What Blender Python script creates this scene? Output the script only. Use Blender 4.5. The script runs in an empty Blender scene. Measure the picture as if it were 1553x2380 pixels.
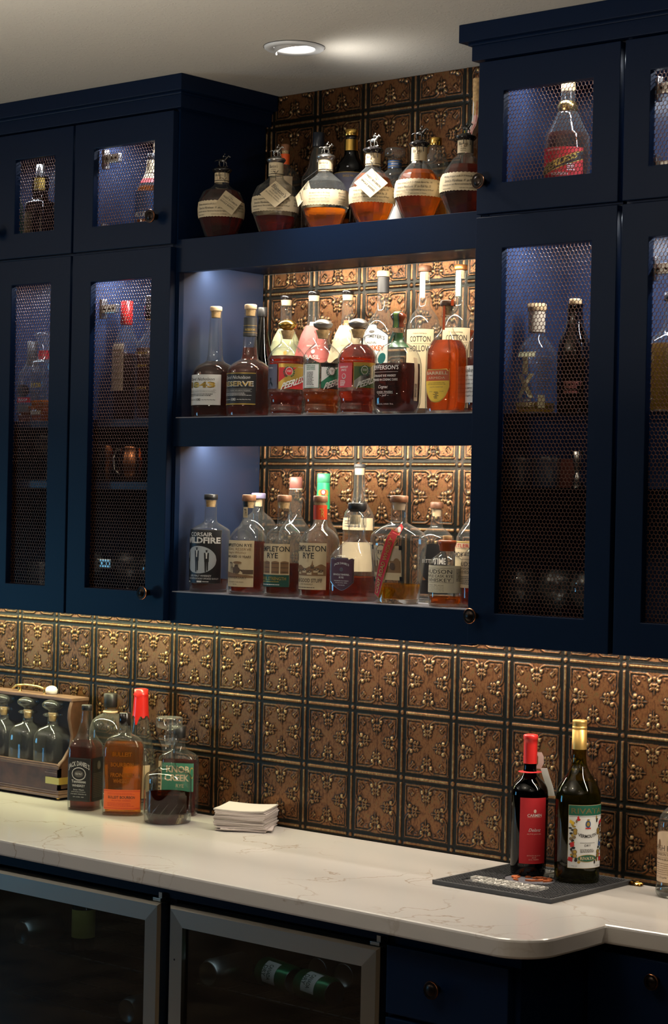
import bpy, bmesh, math, random
import numpy as np
from mathutils import Vector, Matrix
random.seed(7)
SC = bpy.context.scene
COL = SC.collection
PI = math.pi
def R(d): return math.radians(d)

# ------------------------------------------------------------------ camera
cam = bpy.data.cameras.new('camera'); co = bpy.data.objects.new('camera', cam); COL.objects.link(co)
cam.sensor_fit = 'VERTICAL'; cam.sensor_height = 36.0; cam.lens = 36.0*4761.94/2380.0
_y, _p, _r = 0.71083, -0.00404, 0.02101
_f = Vector((-math.sin(_y)*math.cos(_p), math.cos(_y)*math.cos(_p), math.sin(_p)))
_r0 = Vector((math.cos(_y), math.sin(_y), 0)); _u0 = _r0.cross(_f)
_rt = math.cos(_r)*_r0 + math.sin(_r)*_u0; _up = -math.sin(_r)*_r0 + math.cos(_r)*_u0
M = Matrix((( _rt.x, _up.x, -_f.x, 4.3822), (_rt.y, _up.y, -_f.y, -3.7587), (_rt.z, _up.z, -_f.z, 1.7190), (0, 0, 0, 1)))
co.matrix_world = M
cam.clip_start = .05; cam.clip_end = 40
cam.dof.use_dof = True; cam.dof.focus_distance = 4.58; cam.dof.aperture_fstop = 9.0
SC.camera = co

# ------------------------------------------------------------------ world, lights, exposure
SC.view_settings.view_transform = 'Standard'; SC.view_settings.look = 'None'
SC.view_settings.gamma = 1; SC.view_settings.use_curve_mapping = False
SC.view_settings.exposure = 0.0
SC.cycles.use_denoising = True
SC.cycles.max_bounces = 14; SC.cycles.transmission_bounces = 12; SC.cycles.transparent_max_bounces = 40
SC.cycles.glossy_bounces = 4; SC.cycles.diffuse_bounces = 3
SC.cycles.sample_clamp_indirect = 4; SC.cycles.sample_clamp_direct = 0
SC.cycles.caustics_reflective = False
W = bpy.data.worlds.new('world'); SC.world = W; W.use_nodes = True
W.node_tree.nodes['Background'].inputs[0].default_value = (.6, .7, .9, 1)
W.node_tree.nodes['Background'].inputs[1].default_value = .02
def area(name, loc, sx, sy, power, col, rot=(0, 0, 0), spread=180):
    l = bpy.data.lights.new(name, 'AREA'); l.shape = 'RECTANGLE'; l.size = sx; l.size_y = sy; l.energy = power; l.color = col; l.spread = R(spread)
    o = bpy.data.objects.new(name, l); o.location = loc; o.rotation_euler = rot; COL.objects.link(o); return o
WARM = (1, .89, .72); NEUT = (1, .90, .76); COOL = (.80, .88, 1.0)
# led strips fixed under the two open shelves, under the cabinets and in the cabinet tops
area('strip_light', (1.35, -.215, 2.283), .86, .012, 12, WARM, (R(26), 0, 0))
area('strip_light', (1.35, -.215, 1.868), .86, .012, 12, WARM, (R(26), 0, 0))
area('strip_light', (1.35, -.13, 1.450), .86, .012, 5.2, (1, .87, .70), (R(8), 0, 0))
area('strip_light', (0.20, -.13, 1.428), 1.2, .012, 9, (.97, .94, .54), (R(8), 0, 0))
area('strip_light', (2.18, -.13, 1.428), .72, .012, 3.8, (1, .87, .70), (R(8), 0, 0))
area('strip_light', (0.22, -.205, 2.636), .60, .012, 2.0, COOL, (0, 0, 0))
area('strip_light', (0.72, -.205, 2.636), .30, .012, 2.0, COOL, (0, 0, 0))
area('strip_light', (0.22, -.205, 2.312), .60, .012, 3.1, COOL, (0, 0, 0))
area('strip_light', (0.72, -.205, 2.312), .30, .012, 3.1, COOL, (0, 0, 0))
area('strip_light', (2.20, -.205, 2.636), .7, .012, 3.7, COOL, (0, 0, 0))
area('strip_light', (2.20, -.205, 2.312), .7, .012, 5.8, COOL, (0, 0, 0))
# the recessed eyeball lamp that shines on the top shelf
def spot(name, loc, target, power, col, size, blend, rad):
    l = bpy.data.lights.new(name, 'SPOT'); l.energy = power; l.color = col; l.spot_size = R(size); l.spot_blend = blend; l.shadow_soft_size = rad
    o = bpy.data.objects.new(name, l); o.location = loc
    o.rotation_euler = (Vector(target)-Vector(loc)).to_track_quat('-Z', 'Y').to_euler(); COL.objects.link(o); return o
spot('eyeball_light', (1.365, -.385, 2.700), (1.46, -.30, 2.34), 34, (1, .95, .88), 92, .9, .02)
# unseen fill lights: overhead areas, and upward ones added to brighten the ceiling
for _x, _yy, _e in ((-1.6, -2.6, 8), (-.3, -1.9, 2), (1.8, -2.2, 3), (3.6, -2.2, 2)):  # leftmost added so the steel cooler frames catch light
    area('overhead_fill', (_x, _yy, 2.715), .16, .16, _e, NEUT)
for _x, _yy, _e in ((-1.5, -2.6, 30), (1.6, -2.2, 37), (4.6, -2.6, 16)):
    area('ceiling_fill', (_x, _yy, 1.9), .3, .3, _e, (1, .92, .80), (R(180), 0, 0))
area('blue_fill', (-2.8, -2.85, 1.20), .75, .9, 19, (.16, .58, 1.0), (0, R(-90), 0))  # unseen bluish source added for the teal sheen on the left doors
spot('spill_fill', (1.40, -.335, 2.600), (1.55, -.16, 2.82), 1.1, (1, .96, .90), 150, 1.0, .012)  # added spot, no lamp there; brightens the ceiling beside the eyeball
area('cooler_fill', (1.45, -.572, .825), .4, .02, .12, (.75, .9, 1.0))  # added inside both coolers so the cans show
area('cooler_fill', (.90, -.572, .825), .4, .02, .08, (.6, .85, 1.0))
# ------------------------------------------------------------------ materials
MATS = {}
def nt(name):
    m = bpy.data.materials.new(name); m.use_nodes = True; t = m.node_tree
    return m, t, t.nodes['Principled BSDF'], t.nodes['Material Output']
def mat(name, col=(.5, .5, .5), rough=.5, metal=0, emit=None, estr=1, bump=0, bscale=200, var=0, vscale=30, coat=0, spec=None):
    if name in MATS: return MATS[name]
    m, t, b, o = nt(name)
    b.inputs['Base Color'].default_value = (*col, 1); b.inputs['Roughness'].default_value = rough; b.inputs['Metallic'].default_value = metal
    if coat: b.inputs['Coat Weight'].default_value = coat; b.inputs['Coat Roughness'].default_value = .08
    if spec is not None: b.inputs['Specular IOR Level'].default_value = spec
    if emit: b.inputs['Emission Color'].default_value = (*emit, 1); b.inputs['Emission Strength'].default_value = estr
    if bump or var:
        tc = t.nodes.new('ShaderNodeTexCoord'); n = t.nodes.new('ShaderNodeTexNoise'); n.inputs['Scale'].default_value = bscale if bump else vscale
        n.inputs['Detail'].default_value = 4
        t.links.new(tc.outputs['Object'], n.inputs['Vector'])
        if bump:
            bp = t.nodes.new('ShaderNodeBump'); bp.inputs['Strength'].default_value = bump; bp.inputs['Distance'].default_value = .002
            t.links.new(n.outputs['Fac'], bp.inputs['Height']); t.links.new(bp.outputs['Normal'], b.inputs['Normal'])
        if var:
            n2 = t.nodes.new('ShaderNodeTexNoise'); n2.inputs['Scale'].default_value = vscale; n2.inputs['Detail'].default_value = 5
            t.links.new(tc.outputs['Object'], n2.inputs['Vector'])
            cr = t.nodes.new('ShaderNodeMix'); cr.data_type = 'RGBA'
            cr.inputs['A'].default_value = (*[c*(1-var) for c in col], 1); cr.inputs['B'].default_value = (*[min(1, c*(1+var)) for c in col], 1)
            mr = t.nodes.new('ShaderNodeMapRange'); mr.inputs[1].default_value = .35; mr.inputs[2].default_value = .65
            t.links.new(n2.outputs['Fac'], mr.inputs[0]); t.links.new(mr.outputs[0], cr.inputs['Factor']); t.links.new(cr.outputs['Result'], b.inputs['Base Color'])
    MATS[name] = m; return m
def glass(name, tint=(.97, .98, .97), edge=(.55, .6, .58), refl=1.0, rough=.015, haze=0):
    """thin glass wall: clear, with fresnel reflection and darker rims where the wall is seen edge on"""
    if name in MATS: return MATS[name]
    m, t, b, o = nt(name); t.nodes.remove(b)
    tr = t.nodes.new('ShaderNodeBsdfTransparent'); gl = t.nodes.new('ShaderNodeBsdfGlossy'); gl.inputs['Roughness'].default_value = rough
    lw = t.nodes.new('ShaderNodeLayerWeight'); lw.inputs['Blend'].default_value = .5
    pw = t.nodes.new('ShaderNodeMath'); pw.operation = 'POWER'; pw.inputs[1].default_value = 2.4
    t.links.new(lw.outputs['Facing'], pw.inputs[0])
    mc = t.nodes.new('ShaderNodeMix'); mc.data_type = 'RGBA'; mc.inputs['A'].default_value = (*tint, 1); mc.inputs['B'].default_value = (*edge, 1)
    t.links.new(pw.outputs[0], mc.inputs['Factor']); t.links.new(mc.outputs['Result'], tr.inputs['Color'])
    p5 = t.nodes.new('ShaderNodeMath'); p5.operation = 'POWER'; p5.inputs[1].default_value = 4.5; t.links.new(lw.outputs['Facing'], p5.inputs[0])
    ml = t.nodes.new('ShaderNodeMath'); ml.operation = 'MULTIPLY_ADD'; ml.inputs[1].default_value = .62*refl; ml.inputs[2].default_value = .045*refl; ml.use_clamp = True
    t.links.new(p5.outputs[0], ml.inputs[0])
    mx = t.nodes.new('ShaderNodeMixShader'); t.links.new(ml.outputs[0], mx.inputs[0]); t.links.new(tr.outputs[0], mx.inputs[1]); t.links.new(gl.outputs[0], mx.inputs[2])
    if haze:  # pale diffuse share standing in for room reflections in the glass
        df = t.nodes.new('ShaderNodeBsdfDiffuse'); df.inputs['Color'].default_value = (.8, .82, .78, 1); m2 = t.nodes.new('ShaderNodeMixShader')
        hz = t.nodes.new('ShaderNodeMath'); hz.operation = 'MULTIPLY_ADD'; hz.inputs[1].default_value = haze*2.5; hz.inputs[2].default_value = haze; t.links.new(pw.outputs[0], hz.inputs[0]); t.links.new(hz.outputs[0], m2.inputs[0])
        t.links.new(mx.outputs[0], m2.inputs[1]); t.links.new(df.outputs[0], m2.inputs[2]); mx = m2
    t.links.new(mx.outputs[0], o.inputs['Surface']); MATS[name] = m; return m
def liquid(name, col, clear=.30, ior=1.36, glow=.09):
    if name in MATS: return MATS[name]
    m, t, b, o = nt(name); t.nodes.remove(b)
    g = t.nodes.new('ShaderNodeBsdfGlass'); g.inputs['Color'].default_value = (*col, 1); g.inputs['IOR'].default_value = ior; g.inputs['Roughness'].default_value = 0
    tr = t.nodes.new('ShaderNodeBsdfTransparent'); tr.inputs['Color'].default_value = (*col, 1)
    mx = t.nodes.new('ShaderNodeMixShader'); mx.inputs[0].default_value = clear
    t.links.new(g.outputs[0], mx.inputs[1]); t.links.new(tr.outputs[0], mx.inputs[2])
    if glow:   # translucent share standing in for light refracted through the drink
        tl = t.nodes.new('ShaderNodeBsdfTranslucent'); tl.inputs['Color'].default_value = (*col, 1); m2 = t.nodes.new('ShaderNodeMixShader'); m2.inputs[0].default_value = glow
        t.links.new(mx.outputs[0], m2.inputs[1]); t.links.new(tl.outputs[0], m2.inputs[2]); mx = m2
    t.links.new(mx.outputs[0], o.inputs['Surface'])
    MATS[name] = m; return m

# ------------------------------------------------------------------ mesh collector
class MB:
    def __init__(s): s.v = []; s.f = []; s.m = []; s.sm = []; s.mats = []
    def mi(s, m):
        if m not in s.mats: s.mats.append(m)
        return s.mats.index(m)
    def add(s, vs, fs, m, smooth=False):
        b = len(s.v); s.v.extend([tuple(v) for v in vs]); k = s.mi(m)
        for f in fs: s.f.append([b+i for i in f]); s.m.append(k); s.sm.append(smooth)
        return s
    def box(s, x0, x1, y0, y1, z0, z1, m, c=0):
        if x0 > x1: x0, x1 = x1, x0
        if y0 > y1: y0, y1 = y1, y0
        if z0 > z1: z0, z1 = z1, z0
        if not c:
            vs = [(x, y, z) for x in (x0, x1) for y in (y0, y1) for z in (z0, z1)]
            return s.add(vs, [(0, 1, 3, 2), (4, 6, 7, 5), (0, 4, 5, 1), (2, 3, 7, 6), (0, 2, 6, 4), (1, 5, 7, 3)], m)
        bm = bmesh.new(); bmesh.ops.create_cube(bm, size=1)
        for v in bm.verts: v.co = Vector(((x0+x1)/2+v.co.x*(x1-x0), (y0+y1)/2+v.co.y*(y1-y0), (z0+z1)/2+v.co.z*(z1-z0)))
        bmesh.ops.bevel(bm, geom=list(bm.edges), offset=c, segments=2, profile=.6, affect='EDGES')
        bm.verts.ensure_lookup_table(); bm.verts.index_update()
        s.add([v.co[:] for v in bm.verts], [[v.index for v in f.verts] for f in bm.faces], m); bm.free(); return s
    def rings(s, rings, m, smooth=True, cap0=True, cap1=True):
        n = len(rings[0]); vs = [p for r in rings for p in r]; fs = []
        for i in range(len(rings)-1):
            for j in range(n):
                k = (j+1) % n; fs.append((i*n+j, i*n+k, (i+1)*n+k, (i+1)*n+j))
        s.add(vs, fs, m, smooth)
        if cap0: s.add(rings[0], [list(range(n))[::-1]], m, False)
        if cap1: s.add(rings[-1], [list(range(n))], m, False)
        return s
    def lathe(s, prof, m, seg=32, cx=0, cy=0, cz=0, smooth=True, cap0=True, cap1=True, rot=0, sx=1, sy=1):
        return s.rings([[(cx+r*sx*math.cos(2*PI*j/seg+rot), cy+r*sy*math.sin(2*PI*j/seg+rot), cz+h) for j in range(seg)] for h, r in prof], m, smooth, cap0, cap1)
    def tube(s, pts, rad, m, seg=8, smooth=True):
        pts = [Vector(p) for p in pts]; n = len(pts); rr = rad if isinstance(rad, (list, tuple)) else [rad]*n; rings = []
        for i, p in enumerate(pts):
            d = (pts[min(i+1, n-1)]-pts[max(i-1, 0)]); d.normalize()
            a = Vector((0, 0, 1)) if abs(d.z) < .9 else Vector((1, 0, 0))
            u = d.cross(a).normalized(); w = u.cross(d).normalized()
            rings.append([tuple(p+rr[i]*(u*math.cos(2*PI*j/seg)+w*math.sin(2*PI*j/seg))) for j in range(seg)])
        return s.rings(rings, m, smooth)
    def ell(s, c, r, m, seg=16, st=8):
        rings = []
        for i in range(1, st):
            a = -PI/2+PI*i/st; rings.append([(c[0]+r[0]*math.cos(a)*math.cos(2*PI*j/seg), c[1]+r[1]*math.cos(a)*math.sin(2*PI*j/seg), c[2]+r[2]*math.sin(a)) for j in range(seg)])
        return s.rings(rings, m)
    def prism(s, pts, z0, z1, m):
        n = len(pts); s.add([(x, y, z0) for x, y in pts]+[(x, y, z1) for x, y in pts], [list(range(n))[::-1], list(range(n, 2*n))]+[(i, (i+1) % n, n+(i+1) % n, n+i) for i in range(n)], m); return s
    def xform(s, M_):
        s.v = [tuple(M_ @ Vector(v)) for v in s.v]; return s
    def build(s, name, parent=None, loc=None, label=None, bevel=0):
        me = bpy.data.meshes.new(name); me.from_pydata(s.v, [], s.f)
        for m in s.mats: me.materials.append(m)
        me.polygons.foreach_set('material_index', s.m); me.polygons.foreach_set('use_smooth', s.sm); me.update()
        o = bpy.data.objects.new(name, me); COL.objects.link(o)
        if parent: o.parent = parent
        if loc: o.location = loc
        if label: o['label'] = label
        if bevel:
            b = o.modifiers.new('bevel', 'BEVEL'); b.width = bevel; b.segments = 2; b.limit_method = 'ANGLE'
        return o
def tag(o, label, cat, group=None, kind=None):
    o['label'] = label; o['category'] = cat
    if group: o['group'] = group
    if kind: o['kind'] = kind
    return o
def thing(name, loc, label, cat, group=None, rz=0):
    o = bpy.data.objects.new(name, None); o.empty_display_size = .02; COL.objects.link(o); o.location = loc; o.rotation_euler.z = R(rz)
    return tag(o, label, cat, group)
def struct(o, label, cat='room'): o['kind'] = 'structure'; o['label'] = label; o['category'] = cat; return o
def copy_tree(o, parent=None):
    c = o.copy(); COL.objects.link(c)
    if parent: c.parent = parent
    for ch in [x for x in bpy.data.objects if x.parent == o]: copy_tree(ch, c)
    return c

# ------------------------------------------------------------------ lettering
_TX = {}
def textmesh(s, bold=0):
    k = (s, bold)
    if k in _TX: return _TX[k]
    cu = bpy.data.curves.new('t', 'FONT'); cu.body = s; cu.size = 1; cu.resolution_u = 2; cu.offset = bold; cu.fill_mode = 'FRONT'
    ob = bpy.data.objects.new('t', cu); COL.objects.link(ob)
    dg = bpy.context.evaluated_depsgraph_get(); me = bpy.data.meshes.new_from_object(ob.evaluated_get(dg))
    vs = [tuple(v.co) for v in me.vertices]; fs = [list(p.vertices) for p in me.polygons]
    bpy.data.objects.remove(ob); bpy.data.curves.remove(cu); bpy.data.meshes.remove(me)
    if vs:
        x0 = min(v[0] for v in vs); x1 = max(v[0] for v in vs); y0 = min(v[1] for v in vs); y1 = max(v[1] for v in vs)
        vs = [((v[0]-x0)/(x1-x0)-.5, (v[1]-y0)/(y1-y0)) for v in vs]; asp = (x1-x0)/(y1-y0)
    else: asp = 1
    _TX[k] = (vs, fs, asp); return _TX[k]
# ------------------------------------------------------------------ shared materials
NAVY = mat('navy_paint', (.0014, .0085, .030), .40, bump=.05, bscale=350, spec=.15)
NAVYIN = mat('navy_paint_lit', (.019, .031, .070), .27)  # same navy paint, lightened as if lit by the cabinet lamps
CEILM = mat('ceiling_plaster', (.62, .58, .52), .9)
WALLM = mat('wall_paint', (.07, .065, .06), .8)
FLOORM = mat('floor_board', (.17, .11, .065), .45, var=.4, vscale=6)
BRONZE = mat('dark_bronze', (.035, .026, .022), .32, 1)
COPPERE = mat('copper_rim', (.55, .22, .10), .3, 1)
HEXM = mat('copper_mesh', (.13, .058, .036), .45, .7)
STEEL = mat('brushed_steel', (.50, .48, .42), .36, 1, bump=.03, bscale=500)
LINER = mat('shelf_liner_plastic', (.30, .31, .36), .22)  # clear liner; its grey stands in for the bright reflection along the shelf
STEELV = mat('brushed_steel_upright', (.40, .41, .38), .28, 1, bump=.03, bscale=500)  # same steel, darkened to imitate how upright brushing reflects light
NICKEL = mat('nickel', (.62, .58, .52), .3, 1)
BLACKP = mat('black_plastic', (.006, .006, .007), .35)
BRASS = mat('brass', (.75, .50, .17), .25, 1)
# ceiling with knock-down texture
_m, _t, _b, _o = nt('ceiling_texture'); _b.inputs['Base Color'].default_value = (.60, .565, .50, 1); _b.inputs['Roughness'].default_value = .85
_tc = _t.nodes.new('ShaderNodeTexCoord'); _n = _t.nodes.new('ShaderNodeTexNoise'); _n.inputs['Scale'].default_value = 75; _n.inputs['Detail'].default_value = 3; _n.inputs['Distortion'].default_value = 1.2
_mr = _t.nodes.new('ShaderNodeMapRange'); _mr.inputs[1].default_value = .56; _mr.inputs[2].default_value = .585
_n2 = _t.nodes.new('ShaderNodeTexNoise'); _n2.inputs['Scale'].default_value = 260; _n2.inputs['Detail'].default_value = 2
_ad = _t.nodes.new('ShaderNodeMath'); _ad.operation = 'MULTIPLY_ADD'; _ad.inputs[1].default_value = .25
_bp = _t.nodes.new('ShaderNodeBump'); _bp.inputs['Strength'].default_value = .35; _bp.inputs['Distance'].default_value = .0010
_t.links.new(_tc.outputs['Object'], _n.inputs['Vector']); _t.links.new(_tc.outputs['Object'], _n2.inputs['Vector']); _t.links.new(_n.outputs['Fac'], _mr.inputs[0])
_t.links.new(_n2.outputs['Fac'], _ad.inputs[0]); _t.links.new(_mr.outputs[0], _ad.inputs[2]); _t.links.new(_ad.outputs[0], _bp.inputs['Height']); _t.links.new(_bp.outputs['Normal'], _b.inputs['Normal'])
CEILT = _m
# quartz counter with thin veins
_m, _t, _b, _o = nt('veined_quartz'); _b.inputs['Roughness'].default_value = .16
_tc = _t.nodes.new('ShaderNodeTexCoord'); _n = _t.nodes.new('ShaderNodeTexNoise'); _n.inputs['Scale'].default_value = 4; _n.inputs['Detail'].default_value = 6
_va = _t.nodes.new('ShaderNodeVectorMath'); _va.operation = 'SCALE'; _va.inputs['Scale'].default_value = .55
_vb = _t.nodes.new('ShaderNodeVectorMath'); _vb.operation = 'ADD'
_vo = _t.nodes.new('ShaderNodeTexVoronoi'); _vo.feature = 'DISTANCE_TO_EDGE'; _vo.inputs['Scale'].default_value = 3.1
_mr = _t.nodes.new('ShaderNodeMapRange'); _mr.inputs[1].default_value = 0; _mr.inputs[2].default_value = .014; _mr.inputs[3].default_value = 1; _mr.inputs[4].default_value = 0
_n3 = _t.nodes.new('ShaderNodeTexNoise'); _n3.inputs['Scale'].default_value = 3.3; _m3 = _t.nodes.new('ShaderNodeMapRange'); _m3.inputs[1].default_value = .42; _m3.inputs[2].default_value = .62
_mu = _t.nodes.new('ShaderNodeMath'); _mu.operation = 'MULTIPLY'; _mu2 = _t.nodes.new('ShaderNodeMath'); _mu2.operation = 'MULTIPLY'; _mu2.inputs[1].default_value = .8
_mx = _t.nodes.new('ShaderNodeMix'); _mx.data_type = 'RGBA'; _mx.inputs['A'].default_value = (.55, .52, .49, 1); _mx.inputs['B'].default_value = (.30, .22, .15, 1)
for a_, b_ in ((_tc.outputs['Object'], _n.inputs['Vector']), (_n.outputs['Color'], _va.inputs[0]), (_tc.outputs['Object'], _vb.inputs[0]), (_va.outputs[0], _vb.inputs[1]), (_vb.outputs[0], _vo.inputs['Vector']),
               (_vo.outputs['Distance'], _mr.inputs[0]), (_tc.outputs['Object'], _n3.inputs['Vector']), (_n3.outputs['Fac'], _m3.inputs[0]), (_mr.outputs[0], _mu.inputs[0]), (_m3.outputs[0], _mu.inputs[1]),
               (_mu.outputs[0], _mu2.inputs[0]), (_mu2.outputs[0], _mx.inputs['Factor']), (_mx.outputs['Result'], _b.inputs['Base Color'])): _t.links.new(a_, b_)
QUARTZ = _m
# antiqued pressed tin: black in the grooves, copper field, rubbed gold ornament
_m, _t, _b, _o = nt('antique_pressed_tin'); _b.inputs['Metallic'].default_value = .75; _b.inputs['Roughness'].default_value = .36
_at = _t.nodes.new('ShaderNodeAttribute'); _at.attribute_name = 'relief'
_tc = _t.nodes.new('ShaderNodeTexCoord'); _n = _t.nodes.new('ShaderNodeTexNoise'); _n.inputs['Scale'].default_value = 95; _n.inputs['Detail'].default_value = 6; _n.inputs['Roughness'].default_value = .65
_mp = _t.nodes.new('ShaderNodeMapping'); _mp.inputs['Scale'].default_value = (1.7, 1, .9)
_a1 = _t.nodes.new('ShaderNodeMath'); _a1.operation = 'MULTIPLY_ADD'; _a1.inputs[1].default_value = .80; _a0 = _t.nodes.new('ShaderNodeMath'); _a0.operation = 'SUBTRACT'; _a0.inputs[1].default_value = .40
_rp = _t.nodes.new('ShaderNodeValToRGB'); _e = _rp.color_ramp.elements
_e[0].position = .06; _e[0].color = (.012, .013, .011, 1); _e[1].position = .92; _e[1].color = (.62, .44, .21, 1)
for p_, c_ in ((.20, (.025, .018, .012, 1)), (.34, (.105, .042, .018, 1)), (.47, (.21, .092, .036, 1)), (.58, (.14, .090, .036, 1)), (.70, (.28, .21, .10, 1)), (.84, (.52, .39, .20, 1))):
    q_ = _e.new(p_); q_.color = c_
_n4 = _t.nodes.new('ShaderNodeTexNoise'); _n4.inputs['Scale'].default_value = 420; _n4.inputs['Detail'].default_value = 2
_bp = _t.nodes.new('ShaderNodeBump'); _bp.inputs['Strength'].default_value = .35; _bp.inputs['Distance'].default_value = .0008
_nl = _t.nodes.new('ShaderNodeTexNoise'); _nl.inputs['Scale'].default_value = 7; _nl.inputs['Detail'].default_value = 3
_al = _t.nodes.new('ShaderNodeMath'); _al.operation = 'MULTIPLY_ADD'; _al.inputs[1].default_value = .42; _al2 = _t.nodes.new('ShaderNodeMath'); _al2.operation = 'SUBTRACT'; _al2.inputs[1].default_value = .24
_t.links.new(_tc.outputs['Object'], _nl.inputs['Vector']); _t.links.new(_nl.outputs['Fac'], _al.inputs[0]); _t.links.new(_al.outputs[0], _al2.inputs[0]); _t.links.new(_a0.outputs[0], _al.inputs[2])
for a_, b_ in ((_tc.outputs['Object'], _mp.inputs['Vector']), (_mp.outputs[0], _n.inputs['Vector']), (_n.outputs['Fac'], _a1.inputs[0]), (_at.outputs['Fac'], _a1.inputs[2]), (_a1.outputs[0], _a0.inputs[0]), (_al2.outputs[0], _rp.inputs['Fac']),
               (_rp.outputs['Color'], _b.inputs['Base Color']), (_tc.outputs['Object'], _n4.inputs['Vector']), (_n4.outputs['Fac'], _bp.inputs['Height']), (_bp.outputs['Normal'], _b.inputs['Normal'])): _t.links.new(a_, b_)
TIN = _m

# ------------------------------------------------------------------ room shell
CEIL = 2.728
def slab(name, x0, x1, y0, y1, z0, z1, m, label): return struct(MB().box(x0, x1, y0, y1, z0, z1, m).build(name), label, 'room')
slab('floor', -3, 6, -5.5, .12, -.05, 0, FLOORM, 'brown floor of the bar room')
slab('ceiling', -3, 6, -5.5, .12, CEIL, CEIL+.05, CEILT, 'off-white textured plaster ceiling above the cabinets')
slab('wall_back', -3, 6, .006, .12, 0, CEIL, WALLM, 'back wall behind the tin panels and cabinets')
slab('wall_left', -3.1, -3, -5.5, .12, 0, CEIL, WALLM, 'far left wall of the room')
slab('wall_right', 6, 6.1, -5.5, .12, 0, CEIL, WALLM, 'right wall of the room')
slab('wall_front', -3, 6, -5.6, -5.5, 0, CEIL, WALLM, 'wall behind the viewer')

# ------------------------------------------------------------------ pressed tin panels
TS = .1524
def tile_height(U, V):
    """U, V in [-.5,.5] tile coordinates (0 = tile centre); returns (height mm, relief colour value)"""
    au, av = np.abs(U), np.abs(V)
    g = lambda d, w: np.exp(-(d/w)**2)
    H = np.zeros_like(U); C = np.full_like(U, .47)
    du, dv = .5-au, .5-av                                   # distance from the tile border
    edge = np.minimum(du, dv)
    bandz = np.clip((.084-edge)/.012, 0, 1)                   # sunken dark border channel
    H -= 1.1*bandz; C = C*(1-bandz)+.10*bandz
    along = np.where(du < dv, av, au)
    bar = np.clip((.43-along)/.015, 0, 1)*np.clip(1-(edge/.026)**2, 0, 1)**.5
    ball = np.clip(1-((du**2+dv**2)/.040**2), 0, 1)**.5
    r1 = np.maximum(bar, ball)
    H = np.where(r1 > .03, np.maximum(H, -1.1+2.7*r1), H); C = np.maximum(C*(r1 <= .03), np.where(r1 > .03, .08+.60*r1**2, 0))
    O = np.zeros_like(U)
    def blob(t, d, rt, rd, amp=1.0):
        nonlocal O
        for D, Tt in ((dv, au), (du, av)):
            q = ((np.abs(Tt)-t)/rt)**2+((D-d)/rd)**2
            O = np.maximum(O, amp*np.sqrt(np.clip(1-q, 0, 1)))
    def seg(t0, d0, t1, d1, w, amp=.8):
        nonlocal O
        for D, Tt in ((dv, au), (du, av)):
            px, py = np.abs(Tt)-t0, D-d0; vx, vy = t1-t0, d1-d0
            k = np.clip((px*vx+py*vy)/(vx*vx+vy*vy), 0, 1); q = ((px-k*vx)**2+(py-k*vy)**2)/w**2
            O = np.maximum(O, amp*np.sqrt(np.clip(1-q, 0, 1)))
    seg(.385, .103, .13, .103, .0095, .8); seg(.13, .103, .085, .125, .010, .75); seg(.085, .125, .045, .165, .010, .6)     # frame line curling into scrolls
    blob(.078, .190, .033, .034, 1.2)
    blob(.31, .148, .060, .012, .35); blob(.19, .150, .04, .014, .4); blob(.345, .175, .028, .016, .45)
    seg(.325, .195, .285, .235, .011, .5); blob(.275, .245, .019, .017, .95); blob(.165, .185, .022, .015, .5)
    blob(0, .16, .028, .03, .6)
    blob(0, .30, .012, .08, .7); blob(0, .365, .011, .028, .8)
    blob(.06, .265, .026, .018, .9); blob(.052, .315, .026, .018, .95); seg(.012, .25, .05, .235, .014, .7); seg(.012, .30, .045, .29, .012, .6)
    H = np.maximum(H, 2.2*O-.05); C = np.where(O > .12, np.maximum(.48, .40+.31*O), C)
    return H, C
def tin_panel(x0, x1, z0, z1, zref, label):
    n = 70; st = TS/n; i0 = int(math.floor(x0/st)); i1 = int(math.ceil(x1/st)); k0 = int(math.floor((z0-zref)/st)); k1 = int(math.ceil((z1-zref)/st))
    xs = np.clip(np.arange(i0, i1+1)*st, x0, x1); zs = np.clip(zref+np.arange(k0, k1+1)*st, z0, z1)
    X, Z = np.meshgrid(xs, zs); U = (X/TS) % 1-.5; V = ((Z-zref)/TS) % 1-.5
    H, Cc = tile_height(U, V)
    # soft dark glaze at the ornament edges: the antique black settles round the relief
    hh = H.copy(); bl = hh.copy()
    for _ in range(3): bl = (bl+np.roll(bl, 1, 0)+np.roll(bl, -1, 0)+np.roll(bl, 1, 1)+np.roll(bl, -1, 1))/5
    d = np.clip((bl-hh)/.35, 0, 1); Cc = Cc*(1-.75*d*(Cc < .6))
    nx, nz = X.shape[1], X.shape[0]
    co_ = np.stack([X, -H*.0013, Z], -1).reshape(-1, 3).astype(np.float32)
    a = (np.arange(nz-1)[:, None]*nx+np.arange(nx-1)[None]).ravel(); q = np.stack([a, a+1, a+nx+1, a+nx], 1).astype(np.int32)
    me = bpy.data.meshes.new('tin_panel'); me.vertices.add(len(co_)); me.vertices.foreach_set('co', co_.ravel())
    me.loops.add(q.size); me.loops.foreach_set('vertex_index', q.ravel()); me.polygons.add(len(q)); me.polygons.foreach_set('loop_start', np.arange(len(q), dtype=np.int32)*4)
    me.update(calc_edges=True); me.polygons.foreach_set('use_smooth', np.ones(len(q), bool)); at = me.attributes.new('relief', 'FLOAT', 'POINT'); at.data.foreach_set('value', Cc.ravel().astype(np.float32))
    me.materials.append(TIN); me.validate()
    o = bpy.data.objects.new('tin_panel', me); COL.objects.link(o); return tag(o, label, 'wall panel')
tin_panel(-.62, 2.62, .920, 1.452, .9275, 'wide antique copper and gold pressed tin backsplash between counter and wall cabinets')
tin_panel(.898, 1.799, 1.503, 1.868, 1.815, 'pressed tin panel behind the lowest open shelf of bottles')
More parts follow.
